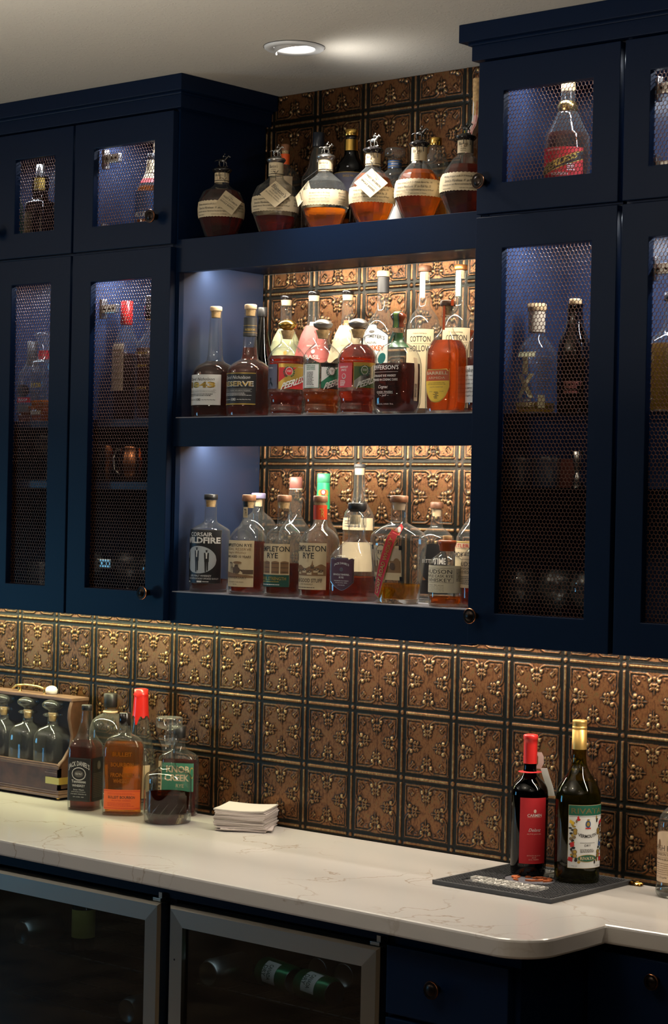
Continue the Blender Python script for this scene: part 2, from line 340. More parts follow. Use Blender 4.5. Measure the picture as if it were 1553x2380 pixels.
tin_panel(.898, 1.799, 1.9174, 2.285, 2.2359, 'brightly lit pressed tin panel behind the middle open shelf')
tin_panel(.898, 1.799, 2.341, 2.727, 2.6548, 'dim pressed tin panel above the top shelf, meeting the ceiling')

# ------------------------------------------------------------------ countertop
arc = [(2.222-.085+.085*math.cos(a), -.672+.085+.085*math.sin(a)) for a in [R(-90+i*7.5) for i in range(13)]]
pts = [(-.62, -.0035), (-.62, -.608), (0, -.630), (1.2, -.6505), (2.05, -.671)]+arc+[(2.224, -.50), (2.222, -.422), (2.62, -.392), (2.62, -.0035)]
ct = MB().prism(pts, .883, .920, QUARTZ).build('countertop', bevel=.005)
tag(ct, 'long white quartz countertop with thin brown veins and a rounded corner', 'countertop')

# ------------------------------------------------------------------ knobs, hex mesh, doors
def knob(parent, x, y, z, r=.0155):
    mb = MB(); mb.lathe([(0, .006), (.004, .0075), (.010, .0055), (.016, .006), (.018, r*.95), (.0205, r*1.02), (.0235, r)], BRONZE, 24)
    mb.lathe([(.0215, r*1.03), (.0228, r*1.06), (.0242, r*.99)], COPPERE, 24, cap0=False, cap1=False)
    mb.lathe([(.0232, r*.98), (.0245, r*.80), (.0235, r*.74), (.0252, r*.62), (.027, r*.38), (.0275, .001)], BRONZE, 24)
    mb.xform(Matrix.Translation((x, y, z)) @ Matrix.Rotation(R(90), 4, 'X'))
    return mb.build('knob', parent, label='round dark bronze knob with copper rim')
def hexmesh(parent, x0, x1, z0, z1, y):
    pitch = .0090; rp = pitch*math.sqrt(3)/2; Rr = pitch/math.sqrt(3); w = .00050; t = .0006
    c = []; row = 0; z = z0
    while z < z1+rp:
        x = x0+(pitch/2 if row % 2 else 0)
        while x < x1+pitch/2: c.append((x, z)); x += pitch
        z += rp; row += 1
    c = np.array(c); ang = np.radians(90+60*np.arange(6))
    o = np.stack([np.cos(ang), np.sin(ang)], 1)
    out = c[:, None]+o*Rr; inn = c[:, None]+o*(Rr-w*1.1547/1.0)
    clip = lambda a: np.stack([np.clip(a[..., 0], x0, x1), np.clip(a[..., 1], z0, z1)], -1)
    out, inn = clip(out), clip(inn); N = len(c)
    V = np.zeros((N, 24, 3))
    for k, (a, yy) in enumerate(((out, y-t), (inn, y-t), (inn, y+t), (out, y+t))):
        V[:, k*6:(k+1)*6, 0] = a[..., 0]; V[:, k*6:(k+1)*6, 1] = yy; V[:, k*6:(k+1)*6, 2] = a[..., 1]
    j = np.arange(6); jn = (j+1) % 6
    base = np.concatenate([np.stack([j+6*k, jn+6*k, jn+6*(k+1), j+6*(k+1)], 1) for k in range(3)])
    F = (np.arange(N)[:, None, None]*24+base[None]).reshape(-1, 4)
    me = bpy.data.meshes.new('wire_mesh'); me.from_pydata(V.reshape(-1, 3).tolist(), [], F.tolist()); me.materials.append(HEXM); me.update()
    ob = bpy.data.objects.new('wire_mesh', me); COL.objects.link(ob); ob.parent = parent; ob['label'] = 'copper honeycomb wire mesh'
    return ob
DF, BF = -.322, -.3025      # door front plane, cabinet box front plane
def door(parent, x0, x1, z0, z1, wx0, wx1, wz0, wz1, knobpos=None, hinges=(), name='door', mesh=True):
    d = MB(); y0, y1 = DF, BF-.0006
    O = [(x0, z0), (x1, z0), (x1, z1), (x0, z1)]; I = [(wx0, wz0), (wx1, wz0), (wx1, wz1), (wx0, wz1)]
    d.add([(x, y0, z) for x, z in O]+[(x, y0, z) for x, z in I]+[(x, y1, z) for x, z in O]+[(x, y1, z) for x, z in I],
          [f for k in range(4) for f in ((k, (k+1) % 4, 4+(k+1) % 4, 4+k), (8+k, 12+k, 12+(k+1) % 4, 8+(k+1) % 4), (k, 8+k, 8+(k+1) % 4, (k+1) % 4), (4+k, 4+(k+1) % 4, 12+(k+1) % 4, 12+k))], NAVY)
    dd = d.build(name, parent, bevel=.0014)
    if mesh: hexmesh(dd, wx0-.002, wx1+.002, wz0-.002, wz1+.002, BF-.004)
    if knobpos: knob(dd, knobpos[0], DF, knobpos[1])
    for hx, hz, sgn in hinges:
        h = MB().box(hx-.024*sgn, hx+.03*sgn, BF+.004, BF+.016, hz-.011, hz+.011, NICKEL, .002).box(hx-.028*sgn, hx-.018*sgn, BF+.002, BF+.020, hz-.024, hz+.024, NICKEL, .001)
        for q in (-.012, .006, .020): h.tube([(hx+q*sgn, BF+.004, hz), (hx+q*sgn, BF+.0025, hz)], .0032, BRONZE)
        h.build('hinge', dd)
    return dd
def carcass(parent, x0, x1, shelves=()):
    th = .018; m = MB(); y1 = -.004
    for xa in (x0, x1-th): m.box(xa, xa+th, BF, y1, 1.431, 2.655, NAVY)
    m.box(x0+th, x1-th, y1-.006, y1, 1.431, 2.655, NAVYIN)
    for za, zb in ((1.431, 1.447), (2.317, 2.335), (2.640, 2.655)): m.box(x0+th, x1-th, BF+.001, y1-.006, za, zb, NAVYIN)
    # inner faces of the sides, same paint lightened as if catching the cabinet lamps
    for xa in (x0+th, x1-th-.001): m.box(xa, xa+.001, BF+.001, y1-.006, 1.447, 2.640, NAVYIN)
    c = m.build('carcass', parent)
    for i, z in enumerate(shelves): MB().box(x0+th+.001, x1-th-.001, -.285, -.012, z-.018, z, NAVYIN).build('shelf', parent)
    return c
def crown(parent, xa, xb, left_ret, right_ret):
    m = MB()
    for o_, z0, z1 in ((.020, 2.653, 2.690), (.040, 2.690, CEIL-.0005)):
        x0 = xa-(o_ if left_ret else 0); x1 = xb+(o_ if right_ret else 0)
        m.box(x0, x1, BF-o_, -.0045, z0, z1, NAVY, .0008)
    m.box(xa-(.026 if left_ret else 0), xb+(.026 if right_ret else 0), BF-.026, -.0045, 2.684, 2.6902, NAVY, .0015)
    return m.build('crown_molding', parent)
lc = thing('wall_cabinet', (0, 0, 0), 'navy wall cabinet left of the open shelves with copper mesh doors', 'cabinet')
carcass(lc, -.122, .898, ())
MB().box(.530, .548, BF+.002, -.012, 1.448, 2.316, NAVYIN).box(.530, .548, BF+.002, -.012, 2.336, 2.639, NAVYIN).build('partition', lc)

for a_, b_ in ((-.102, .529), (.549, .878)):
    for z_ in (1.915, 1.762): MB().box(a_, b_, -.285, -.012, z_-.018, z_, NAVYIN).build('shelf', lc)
crown(lc, -.122, .898, False, True)
Zu, Zl = (2.330, 2.648), (1.4315, 2.3235)
door(lc, .547, .893, *Zu, .617, .830, 2.390, 2.5825, (.842, 2.397), ((.650, 2.559, 1), (.650, 2.375, 1)))
door(lc, .547, .893, *Zl, .615, .828, 1.4995, 2.2535, (.841, 1.4965), ((.652, 2.188, 1), (.652, 1.56, 1)))
door(lc, .238, .540, *Zu, .322, .473, 2.393, 2.582, (.258, 2.398))
door(lc, .238, .540, *Zl, .316, .466, 1.498, 2.261)
door(lc, -.120, .230, *Zu, -.04, .150, 2.393, 2.582); door(lc, -.120, .230, *Zl, -.04, .150, 1.498, 2.261, (.212, 1.495))
rc = thing('wall_cabinet', (0, 0, 0), 'navy wall cabinet right of the open shelves with copper mesh doors', 'cabinet')
carcass(rc, 1.799, 2.515, ())
MB().box(2.1475, 2.1565, BF+.001, BF+.02, 1.447, 2.64, NAVY).build('partition', rc)
crown(rc, 1.799, 2.515, True, False)
door(rc, 1.7985, 2.1475, *Zu, 1.863, 2.084, 2.392, 2.583, (1.818, 2.396))
door(rc, 1.7985, 2.1475, *Zl, 1.867, 2.088, 1.4985, 2.256, (1.8205, 1.4915))
door(rc, 2.1585, 2.505, *Zu, 2.218, 2.44, 2.394, 2.582, None, ((2.240, 2.549, 1), (2.240, 2.395, 1)))
door(rc, 2.1585, 2.505, *Zl, 2.222, 2.44, 1.4985, 2.254, None, ((2.242, 2.194, 1),))
GSH = glass('shelf_glass', (.35, .40, .40), (.2, .3, .3))
gs = MB().box(1.819, 2.495, -.287, -.012, 1.908, 1.9145, GSH).build('glass_shelf', rc); MB().box(1.819, 2.495, -.287, -.012, 1.755, 1.7615, GSH).build('glass_shelf', rc)
# open shelf unit
un = thing('open_shelf_unit', (0, 0, 0), 'navy open shelf unit with three long shelves of bottles', 'shelf')
for zt, zb, su in ((2.341, 2.2626, 2.287), (1.9174, 1.8478, 1.872), (1.5027, 1.4268, 1.453)):
    s_ = MB().box(.899, 1.798, -.285, -.0045, su, zt, NAVY).build('shelf', un)
    k_ = .0020 if zt < 2.3 else 0
    MB().box(.899, 1.798, BF-.0015, -.2853, zb, zt-k_, NAVY, .0008).build('shelf_lip', s_)
    if k_: MB().box(.9035, 1.794, BF-.0018, -.2856, zt-k_+.0001, zt, LINER).box(.9035, 1.794, -.2856, -.0046, zt+.00005, zt+.0002, LINER).build('shelf_liner', s_)
    MB().box(.93, 1.77, -.228, -.203, su-.0035, su-.0003, NICKEL).build('light_channel', s_)
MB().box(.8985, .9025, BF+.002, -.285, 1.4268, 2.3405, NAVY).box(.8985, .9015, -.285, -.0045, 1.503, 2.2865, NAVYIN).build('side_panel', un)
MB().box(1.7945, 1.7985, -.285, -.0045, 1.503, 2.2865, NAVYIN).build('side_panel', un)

# ------------------------------------------------------------------ base units
bs = thing('base_cabinet', (1.986, -.30, 0), 'dark navy base cabinet with knobbed drawers under the rounded end of the counter', 'cabinet')
def L(o, par): o.location = (-par.location.x, -par.location.y, -par.location.z); return o
L(MB().box(1.826, 2.146, -.592, -.01, .10, .8825, NAVY).box(1.83, 2.14, -.53, -.01, .0, .0995, BLACKP).build('carcass', bs), bs)
for z0, z1, kz in ((.716, .850, .7855), (.545, .708, .63), (.12, .537, None)):
    d = L(MB().box(1.836, 2.132, -.614, -.5925, z0, z1, NAVY, .002).build('drawer', bs), bs)
    if kz: knob(d, 1.966, -.614, kz, .017)
b2 = thing('base_cabinet', (2.373, -.20, 0), 'shallower dark base cabinet at the far right with a small knobbed drawer', 'cabinet')
L(MB().box(2.1465, 2.6, -.375, -.01, .10, .8825, NAVY).box(2.15, 2.6, -.32, -.01, .0, .0995, BLACKP).build('carcass', b2), b2)
for z0, z1, kz in ((.705, .862, .826), (.12, .695, None)):
    d = L(MB().box(2.165, 2.52, -.396, -.3755, z0, z1, NAVY, .002).build('drawer', b2), b2)
    if kz: knob(d, 2.323, -.396, kz, .015)
tag(MB().box(.60, 1.8255, -.597, -.575, .852, .8825, NAVY).box(1.208, 1.228, -.592, -.02, .0, .8515, NAVY).box(.585, .60, -.597, -.02, 0, .8825, NAVY).build('face_frame'), 'dark face frame above and between the two beverage coolers', 'trim')
WIRE = mat('dark_wire', (.03, .03, .03), .4, .8)
FGL = glass('fridge_glass', (.50, .53, .52), (.10, .10, .12), 1.2, .02)
def fridge(x0, x1, label):
    f = thing('beverage_cooler', ((x0+x1)/2, -.3, .03), label, 'fridge')
    def P(mb, name, par, **k):
        o = mb.build(name, par, **k)
        if par is f: o.location = (-(x0+x1)/2, .3, -.03)
        return o
    m = MB(); i = .012
    for a in ((x0+.002, x0+i, -.575, -.03, .03, .84), (x1-i, x1-.002, -.575, -.03, .03, .84), (x0+i, x1-i, -.04, -.03, .03, .84), (x0+i, x1-i, -.575, -.04, .83, .84), (x0+i, x1-i, -.575, -.04, .03, .05)): m.box(*a, BLACKP)
    P(m, 'housing', f)
    w = .043; z1 = .8425; z0 = .06; y0, y1 = -.622, -.588
    fr = MB()
    xo0, xo1, xi0, xi1, zo0, zo1, zi0, zi1 = x0, x1, x0+w, x1-w, z0, z1, z0+w, z1-w
    O = [(xo0, zo0), (xo1, zo0), (xo1, zo1), (xo0, zo1)]; I = [(xi0, zi0), (xi1, zi0), (xi1, zi1), (xi0, zi1)]
    e = .006
    O2 = [(xo0+e, zo0+e), (xo1-e, zo0+e), (xo1-e, zo1-e), (xo0+e, zo1-e)]
    for k in range(4):
        l = (k+1) % 4
        vs = [(*O[k][:1], y1, O[k][1]), (O[l][0], y1, O[l][1]), (O[l][0], y0+e, O[l][1]), (O[k][0], y0+e, O[k][1]), (O2[k][0], y0, O2[k][1]), (O2[l][0], y0, O2[l][1]), (I[l][0], y0, I[l][1]), (I[k][0], y0, I[k][1]), (I[l][0], y0+.012, I[l][1]), (I[k][0], y0+.012, I[k][1])]
        fr.add(vs, [(0, 1, 2, 3), (3, 2, 5, 4), (4, 5, 6, 7), (7, 6, 8, 9)], STEELV if k % 2 else STEEL)
    d = P(fr, 'door_frame', f)
    g = MB().box(xi0-.004, xi1+.004, y0+.010, y0+.014, zi0-.004, zi1+.004, FGL).build('door_glass', d)
    if x0 > 1: MB().tube([(x0+.021, y0-.0004, .728), (x0+.021, y0+.001, .728)], .0024, BLACKP).build('screw_hole', d)
    for zz in (.54, .665) if x0 > 1 else (.54, .66):
        sh = MB()
        for k in range(5): sh.tube([(x0+.02, -.55+k*.09, zz), (x1-.02, -.55+k*.09, zz)], .0025, WIRE, 6)
        for k in range(14): sh.tube([(x0+.03+k*(x1-x0-.06)/13, -.56, zz+.003), (x0+.03+k*(x1-x0-.06)/13, -.10, zz+.003)], .0014, WIRE, 5)
        P(sh, 'wire_shelf', f)
    h = MB().box(x1-.03, x1-.006, -.612, -.595, z1+.001, z1+.008, STEEL, .001).box(x1-.018, x1-.008, -.606, -.598, z1+.008, z1+.02, NICKEL); P(h, 'hinge', f)
fridge(.605, 1.2035, 'left glass-door beverage cooler with steel frame, mostly dark inside')
fridge(1.2325, 1.8215, 'right glass-door beverage cooler with steel frame, green cans inside')
BT={
'bA':(0.975,-0.237,2.3410,[(0,0.0344),(0.025,0.0432),(0.0547,0.0543),(0.0732,0.0554),(0.0958,0.0532),(0.1163,0.0432),(0.1235,0.0277),(0.1317,0.0186),(0.1358,0.0169),(0.1635,0.0169)],[0.1173,0.0886,0.0506,0.1717,0.2066,0.0231],1,2,0),
'bB':(1.150,-0.237,2.3410,[(0,0.0342),(0.0225,0.043),(0.0536,0.054),(0.0716,0.0551),(0.0937,0.0529),(0.1137,0.043),(0.1237,0.0276),(0.1317,0.0187),(0.1358,0.017),(0.1698,0.017)],[0.0476,0.0866,0.0506,0.1799,0.2109,0.0216],1,2,0),
'bC':(1.304,-0.238,2.3410,[(0,0.0335),(0.021,0.0421),(0.0504,0.0529),(0.0681,0.054),(0.0897,0.0518),(0.1093,0.0421),(0.1211,0.027),(0.1289,0.0184),(0.1328,0.0167),(0.1633,0.0167)],[0.0514,0.0877,0.0524,0.1721,0.2025,0.0216],1,2,0),
'bD':(1.446,-0.240,2.3410,[(0,0.0322),(0.0209,0.0405),(0.0478,0.0509),(0.0651,0.0519),(0.0862,0.0499),(0.1054,0.0405),(0.1208,0.026),(0.1285,0.018),(0.1324,0.0163),(0.1631,0.0163)],[0.1189,0.0824,0.0468,0.1737,0.2064,0.0231],1,2,0),
'bE':(1.577,-0.239,2.3410,[(0,0.0328),(0.0206,0.0412),(0.0451,0.0518),(0.0621,0.0529),(0.0828,0.0507),(0.1017,0.0412),(0.1196,0.0264),(0.1272,0.0187),(0.131,0.017),(0.164,0.017)],[0.1168,0.0876,0.0498,0.1744,0.2093,0.0227],1,2,0),
'bF':(1.703,-0.238,2.3410,[(0,0.0333),(0.0211,0.0419),(0.0461,0.0527),(0.0628,0.0537),(0.0832,0.0516),(0.1017,0.0419),(0.1249,0.0269),(0.1323,0.0183),(0.136,0.0167),(0.1675,0.0167)],[0.1184,0.0906,0.0508,0.1767,0.2055,0.0227],1,2,0),
's1a':(1.058,-0.105,2.3410,[(0,0.0373),(0.1429,0.0383),(0.1637,0.0363),(0.1782,0.0228),(0.1864,0.0124),(0.1885,0.0104),(0.2237,0.0104),(0.2258,0.0119)],[0.1585,0.1906,0.2165,0.2268,0.2403,0.1637],1,2,0),
's1b':(1.164,-0.105,2.3410,[(0,0.0388),(0.139,0.0398),(0.1544,0.0368),(0.1687,0.0255),(0.1911,0.0204),(0.2105,0.0163),(0.2228,0.0112),(0.2248,0.0112)],[0.1492,0.2248,0.2575],1,2,0),
's1c':(1.266,-0.105,2.3410,[(0,0.0373),(0.1403,0.0383),(0.1574,0.0373),(0.1725,0.0322),(0.1856,0.0202),(0.1957,0.0151),(0.2299,0.0146)],[0.1554,0.2037,0.2299,0.239,0.2541,0.1503,0.105],1,2,0),
's1d':(1.399,-0.105,2.3410,[(0,0.0297),(0.1237,0.0297),(0.1385,0.0277),(0.1464,0.0178),(0.1494,0.0158),(0.1731,0.0158),(0.1751,0.0178)],[0.1138,0.1514,0.1682,0.1751,0.1969],1,2,0),
's1e':(1.517,-0.105,2.3410,[(0,0.0302),(0.1475,0.0302),(0.1592,0.0282),(0.1699,0.0195),(0.1777,0.0136),(0.1932,0.0127)],[0.1281,0.1942,0.2098],1,2,0),
's1f':(1.668,-0.15,2.3410,[(0,0.034),(0.1779,0.034),(0.1968,0.0283),(0.2156,0.0142),(0.2345,0.0113),(0.3005,0.0104)],[0.2722,0.2307,0.3147],1,2,0),
's1g':(1.613,-0.070,2.3410,[(0,0.0328),(0.2256,0.0328),(0.2449,0.027),(0.2594,0.0155),(0.2932,0.0116)],[0.2256,0.1561,0.2401],1,2,0),
'n1':(0.966,-0.238,1.9175,[(0,0.0524),(0.0122,0.0545),(0.1026,0.0545),(0.1129,0.0524),(0.1253,0.0411),(0.1325,0.0247),(0.1397,0.0185),(0.1767,0.0165),(0.226,0.0144),(0.2548,0.0144)],[0.1345,0.1006,0.0286,0.2553,0.2661],1,2,0),
'n2':(1.080,-0.239,1.9175,[(0,0.0506),(0.0116,0.0526),(0.1037,0.0526),(0.1149,0.0506),(0.127,0.0385),(0.1341,0.0243),(0.1392,0.0192),(0.1726,0.0162),(0.2211,0.0147),(0.2535,0.0147)],[0.1634,0.1027,0.0268,0.2545,0.2657,0.1908,0.2343],1,2,0),
'p1':(1.206,-0.247,1.9175,[(0,0.0407),(0.0195,0.0416),(0.0235,0.0385),(0.0414,0.0402),(0.0463,0.0447),(0.0503,0.0434),(0.0553,0.0447),(0.0603,0.0425),(0.1189,0.0425),(0.1219,0.0447),(0.1258,0.0429),(0.1298,0.0447),(0.1358,0.0438),(0.1517,0.0358),(0.1636,0.0224),(0.1705,0.0148),(0.1884,0.0148),(0.1934,0.0197),(0.1974,0.0197)],[0.1388,0.1189,0.0622,0.1994,0.2242],1,2,0),
'p2':(1.314,-0.247,1.9175,[(0,0.041),(0.019,0.0419),(0.0229,0.0387),(0.0405,0.0405),(0.0454,0.045),(0.0493,0.0437),(0.0542,0.045),(0.0591,0.0428),(0.1168,0.0428),(0.1198,0.045),(0.1237,0.0432),(0.1276,0.045),(0.1335,0.0441),(0.1491,0.036),(0.1609,0.0225),(0.1677,0.0149),(0.1854,0.0149),(0.1903,0.0198),(0.1942,0.0198)],[0.061,0.1168,0.061,0.1961,0.2206],1,2,0),
'p3':(1.419,-0.247,1.9175,[(0,0.0408),(0.0193,0.0417),(0.0232,0.0386),(0.0406,0.0404),(0.0454,0.0449),(0.0492,0.0435),(0.0541,0.0449),(0.0589,0.0426),(0.1158,0.0426),(0.1187,0.0449),(0.1225,0.0431),(0.1264,0.0449),(0.1322,0.044),(0.1476,0.0359),(0.1592,0.0224),(0.1659,0.0148),(0.1833,0.0148),(0.1881,0.0197),(0.192,0.0197)],[0.1582,0.1158,0.0608,0.1939,0.218],1,2,0),
'jf':(1.537,-0.250,1.9175,[(0,0.0405),(0.0137,0.047),(0.0279,0.0516),(0.099,0.0526),(0.1179,0.0507),(0.135,0.0452),(0.1502,0.0332),(0.1587,0.019),(0.1634,0.0152),(0.1862,0.0152),(0.189,0.0171),(0.1928,0.0171)],[0.1122,0.1122,0.0174,0.1928,0.2269,0.1464,0.1795],0.8,3,0),
'ba':(1.679,-0.257,1.9175,[(0,0.0436),(0.015,0.0464),(0.1225,0.0464),(0.1392,0.0445),(0.1531,0.0359),(0.1689,0.0222),(0.18,0.013),(0.1874,0.0121),(0.2245,0.0121),(0.2301,0.0139)],[0.1578,0.0956,0.0224,0.2319,0.244],0.75,2.6,0),
'bk':(1.757,-0.236,1.9175,[(0,0.0329),(0.1013,0.0338),(0.147,0.0311),(0.1698,0.0201),(0.1817,0.0119),(0.2247,0.0101)],[0.1196,0.1013,0.0227,0.2274,0.2384],1,2,0),
'n3':(1.036,-0.15,1.9175,[(0,0.0372),(0.1084,0.0372),(0.1342,0.033),(0.1579,0.0248),(0.191,0.0165),(0.222,0.0124),(0.2447,0.0103)],[0.129,0.2468,0.2685],1,2,0),
'k1':(1.031,-0.06,1.9175,[(0,0.0394),(0.1526,0.0415),(0.1837,0.0374),(0.2149,0.0187),(0.2356,0.0135),(0.2771,0.0135),(0.2813,0.0145)],[0.2875,0.219,0.1526,0.2937,0.3052],1,2,0),
'k2':(1.151,-0.095,1.9175,[(0,0.039),(0.1498,0.041),(0.1826,0.0369),(0.2165,0.0185),(0.237,0.0133),(0.278,0.0133),(0.2811,0.0144)],[0.2831,0.2196,0.1498,0.2955,0.3057],1,2,0),
'k3':(1.257,-0.095,1.9175,[(0,0.0384),(0.1466,0.0404),(0.1789,0.0364),(0.2123,0.0182),(0.2325,0.0131),(0.278,0.0131),(0.28,0.0142)],[0.278,0.2153,0.1466,0.2921,0.3022],1,2,0),
'ot':(1.364,-0.095,1.9175,[(0,0.0418),(0.1831,0.0428),(0.208,0.0399),(0.228,0.0319),(0.2449,0.0179),(0.2578,0.013),(0.3226,0.013)],[0.2728,0.205,0.1233,0.3286,0.342],1,2,0),
'c1':(1.486,-0.095,1.9175,[(0,0.0372),(0.1983,0.0377),(0.2179,0.0362),(0.2355,0.0284),(0.2492,0.0167),(0.259,0.0127),(0.3295,0.0127)],[0.0317,0.2012,0.1199,0.3334,0.3471],1,2,0),
'c2':(1.588,-0.095,1.9175,[(0,0.0367),(0.1895,0.0372),(0.2117,0.0357),(0.231,0.028),(0.2464,0.0164),(0.2561,0.0126),(0.3275,0.0126)],[0.1953,0.2001,0.117,0.3314,0.343],1,2,0),
'w1':(0.968,-0.244,1.5027,[(0,0.0452),(0.0013,0.0478),(0.1431,0.0478),(0.1493,0.0452),(0.1575,0.0308),(0.1657,0.0164),(0.1719,0.0144),(0.215,0.0144),(0.2191,0.0154)],[0.0373,0.1482,0.0208,0.2202,0.2325],1,2,0),
't1':(1.095,-0.247,1.5027,[(0,0.0422),(0.0039,0.0449),(0.1231,0.0449),(0.1372,0.0418),(0.1513,0.0323),(0.1614,0.0189),(0.1675,0.0148),(0.2149,0.0148),(0.219,0.0166)],[0.1241,0.1261,0.0181,0.219,0.2331],1,2,0),
't2':(1.207,-0.247,1.5027,[(0,0.042),(0.0039,0.0447),(0.1242,0.0447),(0.1381,0.0416),(0.152,0.0322),(0.162,0.0188),(0.1679,0.0148),(0.2157,0.0148),(0.2196,0.0165)],[0.0759,0.1212,0.0228,0.2196,0.2336],1,2,0),
't3':(1.317,-0.246,1.5027,[(0,0.0433),(0.0039,0.046),(0.1253,0.046),(0.1391,0.0428),(0.1528,0.0331),(0.1626,0.0193),(0.1684,0.0152),(0.2164,0.0152),(0.2203,0.017)],[0.0803,0.1263,0.021,0.2203,0.2336],1,2,0),
'jd':(1.424,-0.243,1.5027,[(0,0.0456),(0.0058,0.0487),(0.0879,0.0487),(0.1023,0.0472),(0.1158,0.0367),(0.1294,0.027),(0.139,0.0183),(0.1429,0.0193),(0.168,0.0193),(0.1709,0.0154),(0.195,0.0154)],[0.0541,0.0965,0.0232,0.1988,0.2191,0.1709,0.1921],1,5,0),
'co':(1.550,-0.250,1.5027,[(0,0.048),(0.0061,0.0516),(0.097,0.0645),(0.1396,0.0686),(0.1538,0.0634),(0.1651,0.0456),(0.1746,0.0227),(0.1803,0.017),(0.2182,0.017),(0.2229,0.0189)],[0.043,0.1443,0.0117,0.2229,0.2371],0.62,2.6,0),
'h1':(1.688,-0.253,1.5027,[(0,0.0362),(0.007,0.0389),(0.0868,0.0389),(0.0998,0.0352),(0.109,0.0241),(0.1165,0.0139),(0.1211,0.0139)],[0.0209,0.0886,0.0302,0.1211,0.1415,0.1522],1,2,0),
'h2':(1.755,-0.23,1.5027,[(0,0.0348),(0.0095,0.0375),(0.0882,0.0375),(0.1083,0.0348),(0.1248,0.0238),(0.134,0.0137),(0.1394,0.0137)],[0.0772,0.1102,0.0425,0.1394,0.155,0.1614],1,2,0),
'q1':(0.989,-0.100,1.5027,[(0,0.0482),(0.1399,0.0503),(0.1588,0.0461),(0.1766,0.0346),(0.1881,0.0189),(0.1944,0.0126),(0.2216,0.0126)],[0.0142,0.2258,0.2384],1,2,0),
'q2':(1.110,-0.100,1.5027,[(0,0.0392),(0.1327,0.0402),(0.1533,0.0371),(0.1719,0.0227),(0.1842,0.0155),(0.1925,0.0134),(0.2131,0.0175),(0.2358,0.0175),(0.2502,0.0134)],[0.0193,0.2533,0.2781],1,2,0),
'q3':(1.198,-0.100,1.5027,[(0,0.0387),(0.1249,0.0397),(0.1503,0.0356),(0.1707,0.0204),(0.1962,0.0143),(0.2573,0.0132)],[0.186,0.2028,0.2655,0.2869],1,2,0),
'q4':(1.309,-0.100,1.5027,[(0,0.0371),(0.1732,0.0371),(0.1932,0.0341),(0.2103,0.0241),(0.2254,0.0161),(0.2585,0.013),(0.2986,0.013)],[0.1631,0.1842,0.1581,0.3006,0.3092],1,2,0),
'q5':(1.562,-0.130,1.5027,[(0,0.0405),(0.1332,0.0414),(0.1467,0.0386),(0.1583,0.027),(0.1679,0.0154),(0.1718,0.013),(0.2084,0.013)],[0.0291,0.14,0.0387,0.2107,0.2248],1,2,0),
'q6':(1.670,-0.130,1.5027,[(0,0.0418),(0.1363,0.0427),(0.1524,0.0399),(0.1714,0.0285),(0.1904,0.0142),(0.2046,0.0114),(0.2806,0.0114)],[0.1239,0.14,0.0527,0.2853,0.2996,0.2217,0.2901],1,2,0),
'u1':(0.121,-0.170,2.3350,[(0,0.0416),(0.1514,0.0404),(0.186,0.03),(0.2206,0.0208),(0.261,0.015)],[0.1398,0.261,0.2783],1,2,0),
'u2':(0.256,-0.180,2.3350,[(0,0.0372),(0.1567,0.0362),(0.1635,0.031),(0.1658,0.0195),(0.1907,0.0195),(0.1941,0.0211),(0.2281,0.0211)],[0.151,0.2281,0.261,0.1658,0.1907],0.8,5,0),
'u3':(0.698,-0.200,2.3350,[(0,0.0407),(0.148,0.0407),(0.1672,0.0321),(0.1833,0.0214),(0.1993,0.015),(0.2293,0.0128)],[0.1565,0.1469,0.0709,0.2315,0.2443],1,2,0),
'u4':(0.618,-0.100,2.3350,[(0,0.0417),(0.1983,0.0417),(0.2202,0.0285),(0.2367,0.0154),(0.286,0.0132)],[0.1763,0.286,0.3058],1,2,0),
'v1':(0.273,-0.170,1.9150,[(0,0.0286),(0.1572,0.0286),(0.1629,0.0257),(0.1652,0.0147),(0.1913,0.0147)],[0.0586,0.1663,0.1913,0.2366],0.9,6,0),
'v2':(0.199,-0.147,1.9150,[(0,0.0385),(0.1164,0.0385),(0.1448,0.0272),(0.1618,0.0136),(0.2071,0.0125)],[0.0485,0.1629,0.2196],1,2,0),
'v3':(0.606,-0.190,1.9150,[(0,0.0326),(0.1843,0.0326),(0.2006,0.0285),(0.2223,0.018),(0.2386,0.0141),(0.2766,0.013)],[0.1626,0.2429,0.3037,0.1941,0.0758],0.9,3,0),
'v4':(0.706,-0.200,1.9150,[(0,0.0385),(0.1749,0.0385),(0.1931,0.0342),(0.2102,0.0193),(0.2284,0.015),(0.2872,0.0139)],[0.1803,0.2551,0.3108,0.1696,0.0412],1,2,0),
'r1':(1.920,-0.170,2.3350,[(0,0.049),(0.1647,0.049),(0.1774,0.0418),(0.1983,0.0309),(0.2191,0.0218),(0.2228,0.0163),(0.2799,0.0145)],[0.1738,0.1393,0.0803,0.2191,0.2418,0.2645,0.2845],1,2,0),
'r2':(1.866,-0.190,1.9150,[(0,0.042),(0.0116,0.0443),(0.1193,0.0443),(0.1403,0.0383),(0.1558,0.0274),(0.1677,0.0182),(0.1731,0.0164),(0.2206,0.0164)],[0.0253,0.1348,0.0144,0.175,0.2215,0.237],1,2,0),
'r3':(1.970,-0.200,1.9150,[(0,0.0341),(0.12,0.0359),(0.1469,0.0332),(0.1693,0.0251),(0.1845,0.0179),(0.2258,0.0152),(0.2294,0.0179)],[0.1469,0.2294,0.241,0.0931,0.0303],1,2,0),
'r4':(2.197,-0.190,1.9150,[(0,0.0503),(0.131,0.0503),(0.1466,0.0434),(0.1614,0.026),(0.1744,0.0156),(0.2264,0.0139)],[0.1397,0.2264,0.2437],1,2,0),
